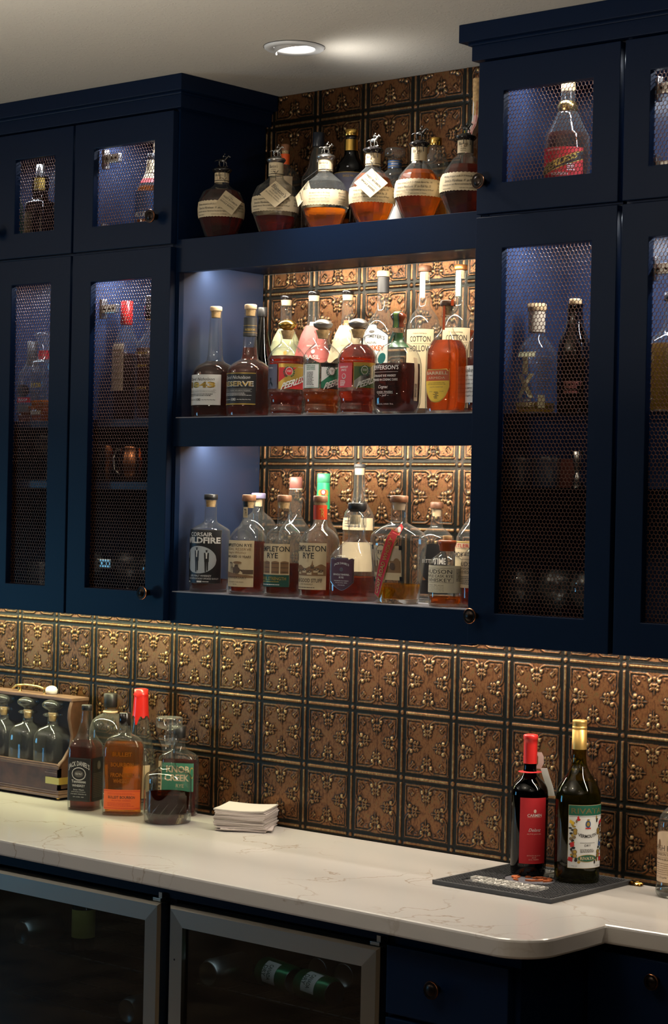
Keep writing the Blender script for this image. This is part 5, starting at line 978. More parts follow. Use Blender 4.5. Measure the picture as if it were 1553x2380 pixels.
d = Dec(b); d.disc(b.arc(38, mk[1])*1.0, mk[1]+.040, .0058, .007, PR, 9); d.disc(b.arc(38, mk[1]), mk[1]+.040, .0035, .005, PC, 10); d.disc(b.arc(10, mk[1]), mk[1]+.038, .004, .008, GINK, 9); d.disc(b.arc(66, mk[1]), mk[1]+.038, .004, .008, GINK, 9); d.build('crest')
b = simple('q4', 'tall clear long-necked bottle with grey cap and cream label behind the black-stoppered square bottle', lq=GOLDL, level=.155); mk = b.mk; b.cap('cap', mk[3], mk[4]+.001, .0138, BAND); b.plug(mk[3], mk[3]-.016, CORKL, .98)
d = Dec(b); d.deg(-55, 100, mk[2]-.002, mk[1], PC, 1); d.lines(b.arc(-20, .1), b.arc(60, .1), mk[1]-.004, mk[2]+.004, 3, INKG, 2, th=.15); d.deg(-55, 100, .06, mk[2]-.03, PC, 1); d.build()
b = simple('q5', 'clear bottle with dark wood stopper and round black label behind the ribbon-label flask'); mk = b.mk; b.cap('stopper', mk[3]-.0005, mk[4], .0148, WOODD); b.plug(mk[3]-.001, mk[3]-.018, CORKL)
d = Dec(b); d.disc(.02, .090, .036, .042, PB, 1, 32); d.text('BETTER', .010, .089, .008, INKW, .030, ly=3); d.text('TIME', .036, .086, .014, INKW, .028, ly=3, bold=.02); d.deg(-20, 80, .02, .05, PB, 1); d.build()
b = simple('q6', 'long-necked bottle with yellow-edged neck strip, partly behind the right cabinet', lq=AMB, level=.09); mk = b.mk; b.cap('stopper', mk[3], mk[4], .0125, WOODD)
d = Dec(b); u = b.arc(0, .25); d.patch(u-.0045, u+.0045, mk[5]-.004, mk[6], PYL, 1); d.patch(u-.0033, u+.0033, mk[5]-.002, mk[6]-.002, PC, 2); vs, fs, asp = textmesh('WHISKEY', .02); d.m.add([b.pos(u+(y-.5)*-.004, (mk[5]+mk[6])/2+x*.04, 0, .0014) for x, y in vs], fs, INK); d.build('neck_strip')
d = Dec(b); t1 = mk[1]; d.deg(-75, 75, .03, t1, PC, 1); d.deg(-75, 75, t1-.016, t1-.004, PT, 2); d.deg(-75, 75, t1-.003, t1-.001, GINK, 2); d.text('BUTLER', -.01, t1-.014, .008, PR, .05, ly=3); d.text('SMOKED', -.008, t1-.035, .011, INK, .06, ly=2, bold=.02); d.build()

# ---------------------------------------------------------------- left cabinet contents
b = simple('u1', 'green cone-shouldered bottle behind the mesh of the small far-left door', GGREEN); b.cap('cap', .183, .205, .0145, BLK); d = Dec(b); d.deg(-20, 100, .02, .075, PW, 1); d.build()
b = Bt('u2', 'liquor_bottle', 'square dark bottle with stacked silver and gold neck in the small far-left compartment', None, GDARK, None); mk = b.mk
b.cap('cap', mk[1]-.001, mk[2], .0115, SILV); band(b, 'neck_band', mk[4], mk[1]-.005, GINK, off=.0012); d = Dec(b); d.patch(-.033, -.002, mk[0]-.072, mk[0]-.018, mat('amber_print', (.30, .19, .05), .5), 1); d.patch(-.032, -.003, mk[0]-.068, mk[0]-.065, GINK, 2); d.build()
b = Bt('u3', 'whiskey_bottle', 'orange bourbon bottle with a red and blue label in the upper left cabinet', None, GCLEAR, ORNG, BT['u3'][4][1]+.016); mk = b.mk; b.cap('cap', mk[3]-.001, mk[4], .0125, BLK); band(b, 'neck_label', mk[3]-.036, mk[3]-.004, PC, off=.0009)
d = Dec(b); t_ = mk[1]; d.patch(-.030, .038, t_-.070, t_, PBL, 1); d.text('BLUE', .003, t_-.064, .013, INKW, .040, ly=2, bold=.03); d.build(); d = Dec(b); d.deg(-50, 90, t_+.022, t_+.034, PR, 1); d.deg(-50, 90, t_+.034, t_+.046, PC, 2); d.build('shoulder_label')
b = simple('u4', 'tall pale-necked bottle behind the blue-label bourbon in the upper left cabinet', lq=GOLDL, level=.09); mk = b.mk; b.cap('capsule', mk[1]-.03, mk[2], .0145, PT)
b = Bt('v1', 'whiskey_bottle', 'square clear bottle with flared glass stopper and red neck wax in the far-left tall cabinet', None, GCLEAR, ORNG, None); mk = b.mk
b.lathe('wax_collar', [(mk[1]+.001, .0155), (mk[2]-.001, .0150)], PR); b.lathe('glass_stopper', [(mk[2], .012), (mk[2]+.008, .014), (mk[2]+.020, .020), (mk[3]-.003, .0235), (mk[3], .022), (mk[3]+.0003, .001)], GTHICK)
d = Dec(b); d.text('1920', 0, .092, .013, PYL, .036, ly=2, bold=.03); d.lines(-.018, .018, .088, .062, 4, INKG, 2); d.patch(-.02, .02, .022, .032, PC, 1); d.build()
b = simple('v2', 'clear bottle with grey capsule and black oval label in the far-left tall cabinet', lq=AMB, level=.045); mk = b.mk; b.cap('capsule', mk[1]-.008, mk[2], .0135, BAND)
d = Dec(b); u = b.arc(12, .08); d.disc(u, .086, .020, .017, PB, 1, 28); d.patch(u-.022, u+.022, .055, .068, PR, 1); d.text('PROOF', u, .058, .007, INKW, .030, ly=2, bold=.02); d.patch(u-.018, u+.018, .03, .05, INKG, 1); d.build()
b = simple('v3', 'dark bottle with bright red capsule and tan label in the left tall cabinet', lq=DEEP, level=.17); mk = b.mk; b.cap('capsule', mk[1], mk[2], .0155, REDW)
d = Dec(b, 0); d.patch(-.030, .022, mk[4], mk[3], PT, 1); d.lines(-.026, .018, mk[3]-.01, mk[4]+.02, 6, mat('faint_ink', (.32, .22, .12), .6), 2, th=.12); d.build()
b = simple('v4', 'dark red bottle with black neck and gold lettering beside the red-capsuled one', lq=DEEP, level=.18); mk = b.mk; b.cap('capsule', mk[1]-.002, mk[2], .0175, BLKG); d = Dec(b); d.deg(-40, 60, mk[1]-.006, mk[1]-.003, GINK, 1); d.build('gold_band')
for h in (.16, .13, .075): d = Dec(b); d.text('ELIJAH', 0, h, .009, GINK, .040, ly=2, shear=.2); d.build('lettering')
b = Bt('r1', 'whiskey_bottle', 'large bourbon bottle with gold collar and red label behind the upper right mesh door', None, GCLEAR, RED, None); mk = b.mk
b.cap('cork', mk[5]-.0015, mk[6], .0150, CORK); b.lathe('collar', [(mk[3], .019), (mk[3]+.005, .0222), (mk[3]+.010, .0215), (mk[3]+.012, .0222), (mk[3]+.018, .0205), (mk[4], .017)], BRASS)
d = Dec(b); t0, t1 = mk[2]-.004, mk[1]; H = t1-t0; w = .066; d.patch(-w*.5, w, t0, t1, PR, 1); d.patch(-w*.5, w, t0, t1, GINK, 2, bot=lambda t: t0+H*(.05+.55*t), top=lambda t: t0+H*(.38+.52*t), nu=16); d.patch(-w*.5, w, t0, t1, PB, 3, bot=lambda t: t0+H*(.08+.55*t), top=lambda t: t0+H*(.35+.52*t), nu=16)
d.text('PEERLESS', .010, t0+H*.36, H*.24, GINK, .085, ly=4, rise=.42, bold=.03, shear=.2); d.text('BOURBON', .014, t0+H*.06, H*.10, INKW, .036, ly=3, bold=.01); d.text('KENTUCKY STRAIGHT', .0, t1-H*.10, H*.05, INKW, .03, ly=3); d.lines(.03, .048, t0+H*.45, t0+H*.2, 4, INKW, 3); d.build()
b = Bt('r2', 'whiskey_bottle', 'clear bottle with large gold T and X letters behind the right tall mesh door', None, GCLEAR, GOLDL, None); mk = b.mk
b.cap('stopper', mk[4]-.001, mk[5], .0200, CORK); band(b, 'neck_wrap', mk[3]+.001, mk[4]-.002, mat('cream_leather', (.62, .48, .32), .7), off=.0016)
d = Dec(b); t0, t1 = mk[2], mk[1]; H = t1-t0; TXM = mat('pale_gold_print', (.72, .62, .34), .45); c = b.arc(5, .08)
d.text('T', c, t0+H*.58, H*.40, TXM, .042, ly=1, bold=.05); d.text('X', c, t0+H*.17, H*.42, TXM, .042, ly=2, bold=.05); d.text('BLENDED', c, t0+H*.115, H*.035, TXM, .030, ly=1); d.text('WHISKEY', c, t0+H*.01, H*.085, TXM, .046, ly=1, bold=.03)
d.lines(b.arc(40, .08), b.arc(85, .08), t1-H*.08, t0+H*.30, 14, INKG, 1); d.patch(b.arc(42, .05), b.arc(62, .05), t0+H*.0, t0+H*.22, TXM, 1); d.build()
b = simple('r3', 'near-black bottle with a cork beside the gold-lettered clear one, right tall cabinet', GDARK, None); mk = b.mk; b.cap('cork', mk[1]-.0005, mk[2], .0130, CORK); d = Dec(b); d.text('WHISKEY', b.arc(30, .05), mk[3]-.035, .010, mat('dull_red_ink', (.20, .05, .035), .5), .04, ly=1); d.lines(b.arc(0, .05), b.arc(60, .05), mk[4]+.04, mk[4]+.01, 3, mat('dull_red_ink'), 1); d.build()
b = simple('r4', 'wide amber bottle behind the far-right tall mesh door', lq=GOLDL); mk = b.mk; b.cap('stopper', mk[1], mk[2], .016, BLK)

# ---------------------------------------------------------------- counter bottles
b = Bt('cj', 'whiskey_bottle', 'square whiskey bottle with black and white label next to the decanter case', None, GCLEAR, DEEP, None, base=.004); mk = b.mk; b.cap('screw_cap', mk[3]-.001, mk[4], .0138, BLK)
d = Dec(b, 0); t0, t1 = mk[2]+.002, mk[1]; H = t1-t0; d.patch(-.0345, .0345, t0, t1, PB, 1)
d.text("JACK DANIEL'S", 0, t0+H*.78, H*.15, INKW, .060, ly=2, bold=.015, arch=.010); d.disc(0, t0+H*.63, .020, H*.15, INKW, 2, 28); d.disc(0, t0+H*.63, .018, H*.13, PB, 3, 28); d.disc(0, t0+H*.63, .013, H*.08, INKG, 4, 28); d.text('OLD No.7', 0, t0+H*.61, H*.045, INKW, .018, ly=5, bold=.01)
for t, q, hh, w in (('Tennessee', .42, .07, .040), ('WHISKEY', .33, .055, .036), ('Sour Mash', .25, .03, .030), ('JACK DANIEL DISTILLERY', .20, .025, .040), ('LYNCHBURG, TENNESSEE USA', .15, .025, .044), ('EST. & REG. 1866', .09, .02, .03)): d.text(t, 0, t0+H*q, H*hh, INKW, w, ly=2, bold=.01 if hh > .05 else 0)
d.frame(-.033, .033, t0+H*.015, t0+H*.985, .0006, INKG, 2); d.build()
d = Dec(b, 90); d.patch(-.0345, .0345, t0, t1, PB, 1); d.disc(.0, t0+H*.82, .010, H*.10, INKG, 2); d.lines(-.028, .028, t0+H*.66, t0+H*.08, 14, INKG, 2); d.build('side_label')
b = Bt('cb', 'bourbon_bottle', 'orange oval flask with raised lettering and an orange label on the counter', None, GCLEAR, liquid('golden_bourbon', (.93, .50, .08), .25, glow=.05), None, base=.004); mk = b.mk; b.cap('stopper', mk[3]-.001, mk[4], .0145, BLKG)
d = Dec(b, 0); t0, t1 = mk[2], mk[1]; H = t1-t0; w = .066; d.patch(-w, w, t0, t1, mat('bright_orange_paper', (.80, .13, .02), .5), 1)
for q in (.06, .92): d.patch(-w, w, t0+H*q, t0+H*(q+.02), PR, 2)
d.text('BULLEIT BOURBON', 0, t0+H*.55, H*.14, INK, .074, ly=2, bold=.015); d.text('FRONTIER WHISKEY', 0, t0+H*.42, H*.07, PR, .050, ly=2); d.lines(-.04, .04, t0+H*.36, t0+H*.15, 3, PR, 2, th=.15); d.lines(-.04, .04, t0+H*.86, t0+H*.74, 2, PR, 2, th=.15)
d.build(); d = Dec(b, 0); EMB = liquid('raised_glass', (.85, .50, .18), .3, 1.5)
for t, h, w_ in (('BULLEIT', .150, .050), ('BOURBON', .124, .060), ('FRONTIER', .098, .060), ('WHISKEY', .083, .044)):
    vs, fs, asp = textmesh(t, .03); d.m.add([b.pos(x*w_, h+y*.011, 0, .0010) for x, y in vs], fs, mat('dark_amber_relief', (.25, .08, .01), .2))
d.build('raised_lettering')
b = Bt('cd', 'glass_decanter', 'round glass decanter with tall disc stopper, half full of dark whiskey, by the napkins', None, glass('cut_glass', (.97, .98, .99), (.45, .49, .52), 1.3), COLA, None, base=.024, cat='decanter'); b.o['category'] = 'decanter'; mk = b.mk; z = mk[2]
b.lathe('glass_stopper', [(z-.020, .009), (z-.004, .0125), (z+.001, .0125), (mk[3]-.002, .0085), (mk[3]+.002, .012), (mk[3]+.006, .028), (mk[3]+.009, .0325), (mk[4]-.004, .0335), (mk[4]-.001, .0325), (mk[4], .030), (mk[4]+.0003, .001)], GTHICK)
m = MB()
for j in range(16):
    a = 2*PI*j/16; r_ = b.r(.04)+.0003; m.tube([((r_)*math.sin(a+q*.42), -(r_)*math.cos(a+q*.42), .020+.032*q) for q in (0, .25, .5, .75, 1)], [.0006, .0014, .0016, .0012, .0004], MATS['cut_glass'], 6)
m.build('cut_pattern', b.o)
b = simple('cc', 'large clear empty-looking bottle with black cap behind the square whiskey bottle', GSMOKE); mk = b.mk; b.cap('cap', mk[2]-.001, mk[3], .0178, BLK); b.lathe('neck_ring', [(mk[1]-.001, .0185), (mk[1]+.002, .0205), (mk[1]+.004, .0185)], CORKL)
b = Bt('cm', 'whiskey_bottle', 'bottle with dripping bright red wax over its neck at the back of the counter', None, GCLEAR, None); mk = b.mk; zt = mk[2]; zb = mk[1]
m = MB(); n = 36; rings = []
for h_, r_ in ((None, 0), (.3, 0), (.55, 0), (.78, 0)): pass
for k, t in enumerate((0, .12, .4, .7, .74, .80, .84, .98, 1.0)):
    ring = []
    for j in range(n):
        a = 2*PI*j/n; drip = .020*max(0, math.sin(3*a+.6))**3+.008*max(0, math.sin(7*a))**2; h = zb-drip+(zt-zb+drip)*t; q = max(b.r(h), .0168)+.0014+(.0018 if k in (5,) else 0)
        if k == 8: q *= .75
        ring.append((q*math.sin(a), -q*math.cos(a), h))
    rings.append(ring)
m.rings(rings, REDW, True, False, True); m.build('wax_seal', b.o, label='bright red dripping wax')
d = Dec(b); d.deg(-20, 80, .03, .115, PC, 1); d.text('MARK', b.arc(30, .09), .085, .010, INK, .03, ly=2, bold=.02); d.build()
b = Bt('ck', 'rye_bottle', 'rectangular amber bottle with wide green label behind the glass decanter', None, GCLEAR, RED, None); mk = b.mk; b.cap('stopper', mk[3]-.0005, mk[4], .0165, BLK)
d = Dec(b, 0); t0, t1 = mk[2], mk[1]; H = t1-t0; d.patch(-.054, .056, t0, t1, mat('teal_green_paper', (.045, .20, .12), .55), 1); d.text('KNOB', .006, t0+H*.66, H*.24, PC, .060, ly=2, bold=.03); d.text('CREEK', .004, t0+H*.36, H*.24, PC, .064, ly=2, bold=.03); d.text('RYE', .012, t0+H*.14, H*.12, PC, .020, ly=2); d.disc(.046, t0+H*.66, .0085, H*.20, GINK, 2); d.disc(.046, t0+H*.66, .0070, H*.16, PG, 3)
d.patch(-.054, -.036, t0-.012, t1+.003, PC, 4); d.lines(-.052, -.038, t1-.01, t0, 6, INK, 5); d.build()
b = Bt('wc', 'wine_bottle', 'dark wine bottle with red capsule and red label standing on the rubber mat', None, GDARK, WINE, None); b.o['category'] = 'wine bottle'; mk = b.mk
b.lathe('capsule', [(mk[3]-.001, .0150), (mk[3]+.040, .0148), (mk[4]-.012, .0148), (mk[4]-.011, .0158), (mk[4]-.003, .0158), (mk[4]-.0008, .0148), (mk[4], .012), (mk[4]+.0002, .001)], mat('red_capsule', (.62, .022, .02), .38), label='red capsule')
d = Dec(b, 50); t0, t1 = mk[2], mk[1]; H = t1-t0; w = R(44)*b.r(.1); d.patch(-w, w, t0, t1, mat('crimson_paper', (.52, .014, .022), .6), 1); TXW = mat('pale_pink_ink', (.80, .55, .45), .5)
d.disc(.002, t0+H*.80, .003, .004, TXW, 2); d.text('CARMEN', .002, t0+H*.715, H*.043, INKW, .032, ly=2, bold=.01); d.patch(-.014, .018, t0+H*.705, t0+H*.708, TXW, 2); d.text('Delanz', .003, t0+H*.49, H*.050, INKW, .026, ly=2, shear=.35); d.text('ALTO JAHUEL', .002, t0+H*.44, H*.022, TXW, .032, ly=2)
for q, t, w_ in ((.115, 'ESTATE BLEND', .030), (.085, '2018', .009), (.055, 'D.O. MAIPO', .022)): d.text(t, .002, t0+H*q, H*.018, TXW, w_, ly=2)
d.build('label', 'red label')
m = MB(); zc = .2205; rr_ = [.0142, .0300]
m.rings([[(r_*math.sin(2*PI*j/24)*1.0, -r_*math.cos(2*PI*j/24), zc-(.0015 if i else 0)) for j in range(24)] for i, r_ in enumerate((.0142, .026))], PR, True, False, False)
def strip(pts, w_, mm):
    vs = []
    for p, wd in pts:
        for s_ in (-1, 1): vs.append((p[0]+s_*w_*wd[0], p[1]+s_*w_*wd[1], p[2]))
    m.add(vs, [(2*i, 2*i+1, 2*i+3, 2*i+2) for i in range(len(pts)-1)], mm, True)
RG, AW = (.758, .652), (-.652, .758)
def q_(r_, h): return (r_*RG[0]+.010*AW[0], r_*RG[1]+.010*AW[1], h)
strip([(q_(.0305, .226), RG), (q_(.036, .208), RG), (q_(.044, .186), RG), (q_(.0485, .166), RG)], .0075, PW)
strip([(q_(.018, .224), RG), (q_(.024, .236), RG), (q_(.024, .250), RG), (q_(.019, .260), RG)], .0062, mat('pale_pink_paper', (.62, .46, .42), .6))
m.build('neck_tag', b.o, label='white and red folded neck tag')
b = Bt('wr', 'wine_bottle', 'tall olive-green vermouth bottle with gold screw cap on the rubber mat', None, GOLIVE, OLIV, None); b.o['category'] = 'wine bottle'; mk = b.mk; z0, z1 = mk[3], mk[4]; GC = mat('satin_gold_cap', (.72, .46, .14), .38, .8)
b.lathe('screw_cap', [(z0-.001, .0158), (z0+.040, .0158), (z0+.0405, .0150), (z0+.042, .0150), (z0+.0425, .0158), (z0+.047, .0158), (z0+.0475, .0148), (z0+.049, .0158), (z0+.0505, .0148), (z0+.052, .0158), (z0+.0535, .0148), (z0+.055, .0158), (z1-.001, .0156), (z1, .0145), (z1+.0003, .001)], GC)
d = Dec(b, 60); t0, t1 = mk[2], mk[1]; H = t1-t0; w = R(50)*b.r(.1); d.patch(-w, w, t0, t1, GINK, 1); d.patch(-w+.0007, w-.0007, t0+.0007, t1-.0007, PW, 2); d.patch(-w+.001, w-.001, t0+H*.835, t1-.001, mat('bottle_green_paper', (.01, .11, .065), .5), 3); d.text('RIVATA', 0, t0+H*.865, H*.085, mat('dark_gold_ink', (.16, .13, .05), .45), .072, ly=4, bold=.01)
d.patch(-w+.003, w-.003, t0+H*.815, t0+H*.82, INKG, 3)
d.disc(0, t0+H*.70, .0060, H*.055, PBL, 4); d.disc(0, t0+H*.70, .0038, H*.035, GINK, 5); d.disc(0, t0+H*.765, .003, H*.016, GINK, 5); d.patch(-.006, .006, t0+H*.625, t0+H*.645, PR, 5)
d.text('VERMOUTH', 0, t0+H*.48, H*.055, INK, .042, ly=4, bold=.02, arch=-.004); d.text('DRY', 0, t0+H*.345, H*.035, INK, .014, ly=4); d.patch(-.017, .017, t0+H*.40, t0+H*.405, INK, 4); d.lines(-.016, .016, t0+H*.31, t0+H*.25, 3, INKG, 4)
d.disc(0, t0+H*.16, .022, H*.058, GINK, 4, 24); d.disc(0, t0+H*.16, .0205, H*.050, mat('bottle_green_paper'), 5, 24); d.text('RIVATA', 0, t0+H*.135, H*.05, PC, .032, ly=6, bold=.02)
rnd = random.Random(3); OLV = mat('medal_bronze', (.20, .14, .07), .5)
for s_ in (-1, 1):
    for k in range(26):
        t = k/25; u = s_*(.0355+.003*math.sin(k*2.1)-.016*max(0, abs(2*t-1)-.72)/.28); h = t0+H*(.10+.70*t); d.disc(u-s_*.004*rnd.random(), h, rnd.uniform(.002, .0042), rnd.uniform(.002, .0042), rnd.choice([OLV, OLV, PR, INK, GINK, PDG, PB]), 4, 10)
    for h in (.20, .26, .56, .60): d.disc(s_*.027, t0+H*h, .0045, .0048, OLV, 5, 14); d.disc(s_*.027, t0+H*h, .0032, .0035, GINK, 6, 14)
    d.poly([(s_*.030, t0+H*.68), (s_*.040, t0+H*.72), (s_*.038, t0+H*.77), (s_*.029, t0+H*.73)], PYL if s_ < 0 else PR, 6); d.poly([(s_*.028, t0+H*.36), (s_*.036, t0+H*.33), (s_*.038, t0+H*.40), (s_*.030, t0+H*.42)], PR if s_ < 0 else PBL, 6); d.poly([(s_*.032, t0+H*.10), (s_*.042, t0+H*.12), (s_*.040, t0+H*.18), (s_*.031, t0+H*.17)], PR, 6)
d.text('750 ml', -.028, t0+H*.03, H*.018, INKG, .012, ly=4); d.text('15% VOL', .028, t0+H*.03, H*.018, INKG, .012, ly=4); d.build()
b = Bt('hr', 'whiskey_bottle', 'clear bottle with a cream label at the far right edge of the counter', None, GCLEAR, None, None, base=.012); mk = b.mk; b.cap('stopper', mk[3]-.0005, mk[4], .0145, WOODD)
d = Dec(b); t0, t1 = mk[2], mk[1]; H = t1-t0; w = R(58)*b.r(.08); d.patch(-w, w, t0, t1, SEP, 1, top=lambda t: t1-.010+.010*math.sin(PI*t)); d.patch(-w, w, t0+.001, t1, mat('peach_paper', (.66, .48, .32), .6), 2, top=lambda t: t1-.012+.010*math.sin(PI*t))
d.text('HIGH RIDE', -.002, t0+H*.60, H*.11, SEPD, .064, ly=3); d.patch(-w, w, t0+H*.575, t0+H*.58, SEP, 3); d.text('BOURBON WHISKEY', 0, t0+H*.51, H*.055, SEPD, .064, ly=3); d.patch(-w, w, t0+H*.475, t0+H*.48, SEP, 3); d.text('FINISHED IN BRANDY CASKS', 0, t0+H*.42, H*.035, SEPD, .064, ly=3); d.lines(-w*.9, w*.9, t0+H*.38, t0+H*.14, 6, SEP, 3, th=.12); d.text('M. Doyle', -.012, t0+H*.07, H*.05, SEPD, .03, ly=3, shear=.4); d.disc(-.018, t1-.030, .004, .010, SEP, 3); d.build()
# ---------------------------------------------------------------- recessed eyeball lamp
lp = thing('recessed_ceiling_lamp', (1.338, -.391, CEIL), 'white round recessed ceiling lamp with tilted eyeball above the top shelf', 'ceiling lamp')
WTR = mat('white_trim', (.72, .73, .74), .45); GTR = mat('grey_eyeball', (.42, .40, .38), .5); LED = mat('lit_lamp_face', (1, 1, 1), .5, emit=(1, .96, .90), estr=6)
m = MB(); pr = [(-.0005, .067), (-.004, .0665), (-.0065, .063), (-.006, .048), (-.0035, .0455), (-.001, .0455)]
m.lathe([(h, r) for h, r in pr], WTR, 48, cap0=False, cap1=False); m.build('trim_ring', lp)
MB().lathe([(-.0004, .0685), (-.0012, .0690), (-.0018, .0685)], mat('gap_shadow_dark', (.03, .03, .03), .8), 48, cap0=False, cap1=False).build('gap_shadow_ring', lp)  # dark ring painted as the shadow gap around the trim
rgt, twd = (.758, .652), (.652, -.758)
def pp(psi, r): return (r*(math.cos(psi)*rgt[0]-math.sin(psi)*twd[0]), r*(math.cos(psi)*rgt[1]-math.sin(psi)*twd[1]))
m = MB(); n = 24
for r0_, r1_ in ((.0448, .0425), (.0436, .0413)):      # tilted hood wall, outer and inner face
    vs = []
    for i in range(n+1):
        t = i/n; ps = R(-28-177*t); dz_ = .0175*t**.85*(1 if t < .9 else 1-.25*((t-.9)/.1)**2)
        for k in range(4): q_ = pp(ps, r0_+(r1_-r0_)*k/3); vs.append((q_[0], q_[1], -.0015-dz_*k/3))
    m.add(vs, [(i*4+k, i*4+4+k, i*4+5+k, i*4+k+1) for i in range(n) for k in range(3)], GTR, True)
m.build('eyeball', lp)
MB().lathe([(-.0012, .0455), (-.00125, .001)], LED, 40, cap0=False, cap1=False).build('lamp_face', lp)

# ---------------------------------------------------------------- wooden decanter case
WOODC = mat('stained_walnut', (.075, .030, .015), .50, var=.35, vscale=22); WOODT = mat('worn_walnut_edge', (.15, .085, .058), .42, var=.2, vscale=30)
x0, x1, y0, y1, zc = -.12, .318, -.128, -.030, .92
cs = thing('decanter_case', ((x0+x1)/2, (y0+y1)/2, zc), 'dark wooden tantalus case with brass handle holding clear decanters on the counter', 'decanter case')
def CP(mb, name, par=None, **k):
    mb.xform(Matrix.Translation((-(x0+x1)/2, -(y0+y1)/2, -zc))); return mb.build(name, par or cs, **k)
m = MB(); m.box(x0-.006, x1+.006, y0-.006, y1+.006, zc+.007, zc+.014, WOODT, .002); m.box(x0-.003, x1+.003, y0-.003, y1+.003, zc+.014, zc+.021, WOODT, .003); m.box(x0-.001, x1+.001, y0-.001, y1+.001, zc+.021, zc+.026, WOODT, .0015); CP(m, 'base_molding')
for fx in (x0+.01, x1-.01):
    for fy in (y0+.008, y1-.008): CP(MB().lathe([(zc+.0004, .003), (zc+.003, .0055), (zc+.007, .0045)], BRASS, 14, cx=fx, cy=fy), 'foot', label='small brass foot')
m = MB().box(x0, x1, y0, y0+.008, zc+.026, zc+.084, WOODC); CP(m, 'front_rail')
m = MB()
for z, d in ((zc+.086, .003), (zc+.0905, .0015), (zc+.082, .0015)): m.box(x0, x1, y0-d, y0+.009, z, z+.0042, WOODT, .0012)
m.box(x1-.055, x1-.007, y0-.0015, y0, zc+.070, zc+.0735, WOODT, .0005); m.box(x1-.050, x1-.007, y0-.0015, y0, zc+.0755, zc+.078, WOODT, .0005); CP(m, 'rail_molding')
CP(MB().box(x0, x1, y0+.008, y1, zc+.026, zc+.030, WOODC), 'case_floor'); CP(MB().box(x0+.007, x1-.007, y1-.006, y1, zc+.030, zc+.258, mat('dark_stained_back', (.022, .010, .006), .6)), 'back_panel')
# S-curved side panels
prof = [(y0, zc+.026), (y1, zc+.026), (y1, zc+.258), (y1-.055, zc+.258), (y1-.062, zc+.238), (y1-.064, zc+.215), (y1-.058, zc+.190), (y1-.052, zc+.168), (y1-.055, zc+.145), (y1-.066, zc+.125), (y0+.018, zc+.106), (y0+.004, zc+.096), (y0, zc+.090)]
for xa in (x0, x1-.007):
    n = len(prof); m = MB(); m.add([(x, y, z) for x in (xa, xa+.007) for y, z in prof], [list(range(n))[::-1], list(range(n, 2*n))]+[(i, (i+1) % n, n+(i+1) % n, n+i) for i in range(n)], WOODC)
    m.tube([(xa+.0035, y, z) for y, z in prof[3:]], .0045, WOODT, 8); CP(m, 'side_panel')
CP(MB().box(x0-.002, x1+.002, y1-.060, y1+.002, zc+.2585, zc+.268, WOODT, .002), 'top_board')
m = MB(); m.tube([(.045, y1-.03, zc+.2735), (.062, y1-.03, zc+.283), (.10, y1-.03, zc+.287), (.15, y1-.03, zc+.286), (.190, y1-.03, zc+.279), (.205, y1-.03, zc+.2735)], .0032, BRASS, 10)
for hx in (.075, .178): m.lathe([(0, .006), (.004, .0045), (.014, .004), (.017, .0055)], BRASS, 12, cx=hx, cy=y1-.03, cz=zc+.268)
CP(m, 'handle', label='curved brass handle')
m = MB().box(x1-.050, x1+.0032, y0-.0032, y0-.0012, zc+.042, zc+.060, GINK).box(x1+.0012, x1+.0032, y0-.0012, y0+.032, zc+.042, zc+.060, GINK); CP(m, 'corner_plate', label='brass corner plate')
DPR = [(0, .038), (.003, .0405), (.118, .0405), (.135, .0385), (.150, .030), (.158, .018), (.162, .0145), (.182, .0145), (.184, .022), (.187, .0238), (.190, .022), (.192, .015)]
def case_dec(x, lab, extra=1):
    o = thing('glass_decanter', (x, -.083, zc+.0305), lab, 'decanter', 'decanters standing in the wooden case', 6)
    def ring(h, r, n=36):
        k = min(1, max(0, (r/.0405-.5)/.35)); ne = 2+4*k; ring = []
        for j in range(n):
            a = 2*PI*j/n; q = rho(a, r, r, ne); ring.append((q*math.sin(a), -q*math.cos(a), h))
        return ring
    MB().rings([ring(h, r) for h, r in DPR], GTHICK, True, True, False).build('glass', o)
    z = .1925
    MB().lathe([(z-.022, .009), (z-.001, .0125), (z, .0125)], CORK, 20).build('cork', o)
    MB().lathe([(z+.0005, .012), (z+.004, .0115), (z+.008, .014), (z+.012, .024), (z+.018, .0295), (z+.024, .0295), (z+.030, .024), (z+.034, .013), (z+.0352, .001)], GTHICK, 28).build('stopper', o)
    return o
case_dec(.2385, 'clear square decanter nearest the right end of the wooden case')
case_dec(.138, 'clear square decanter second from the right end of the wooden case')
case_dec(.038, 'clear square decanter cut by the left edge of the photo, in the wooden case')
o = MB().lathe([(0, .013), (.004, .016), (.012, .0165), (.018, .013), (.0215, .006), (.0222, .001)], mat('white_ceramic', (.80, .78, .78), .4), 24).build('white_knob', loc=(.196, -.052, zc+.2685))
tag(o, 'small white rounded knob lying on top of the wooden decanter case', 'knob')

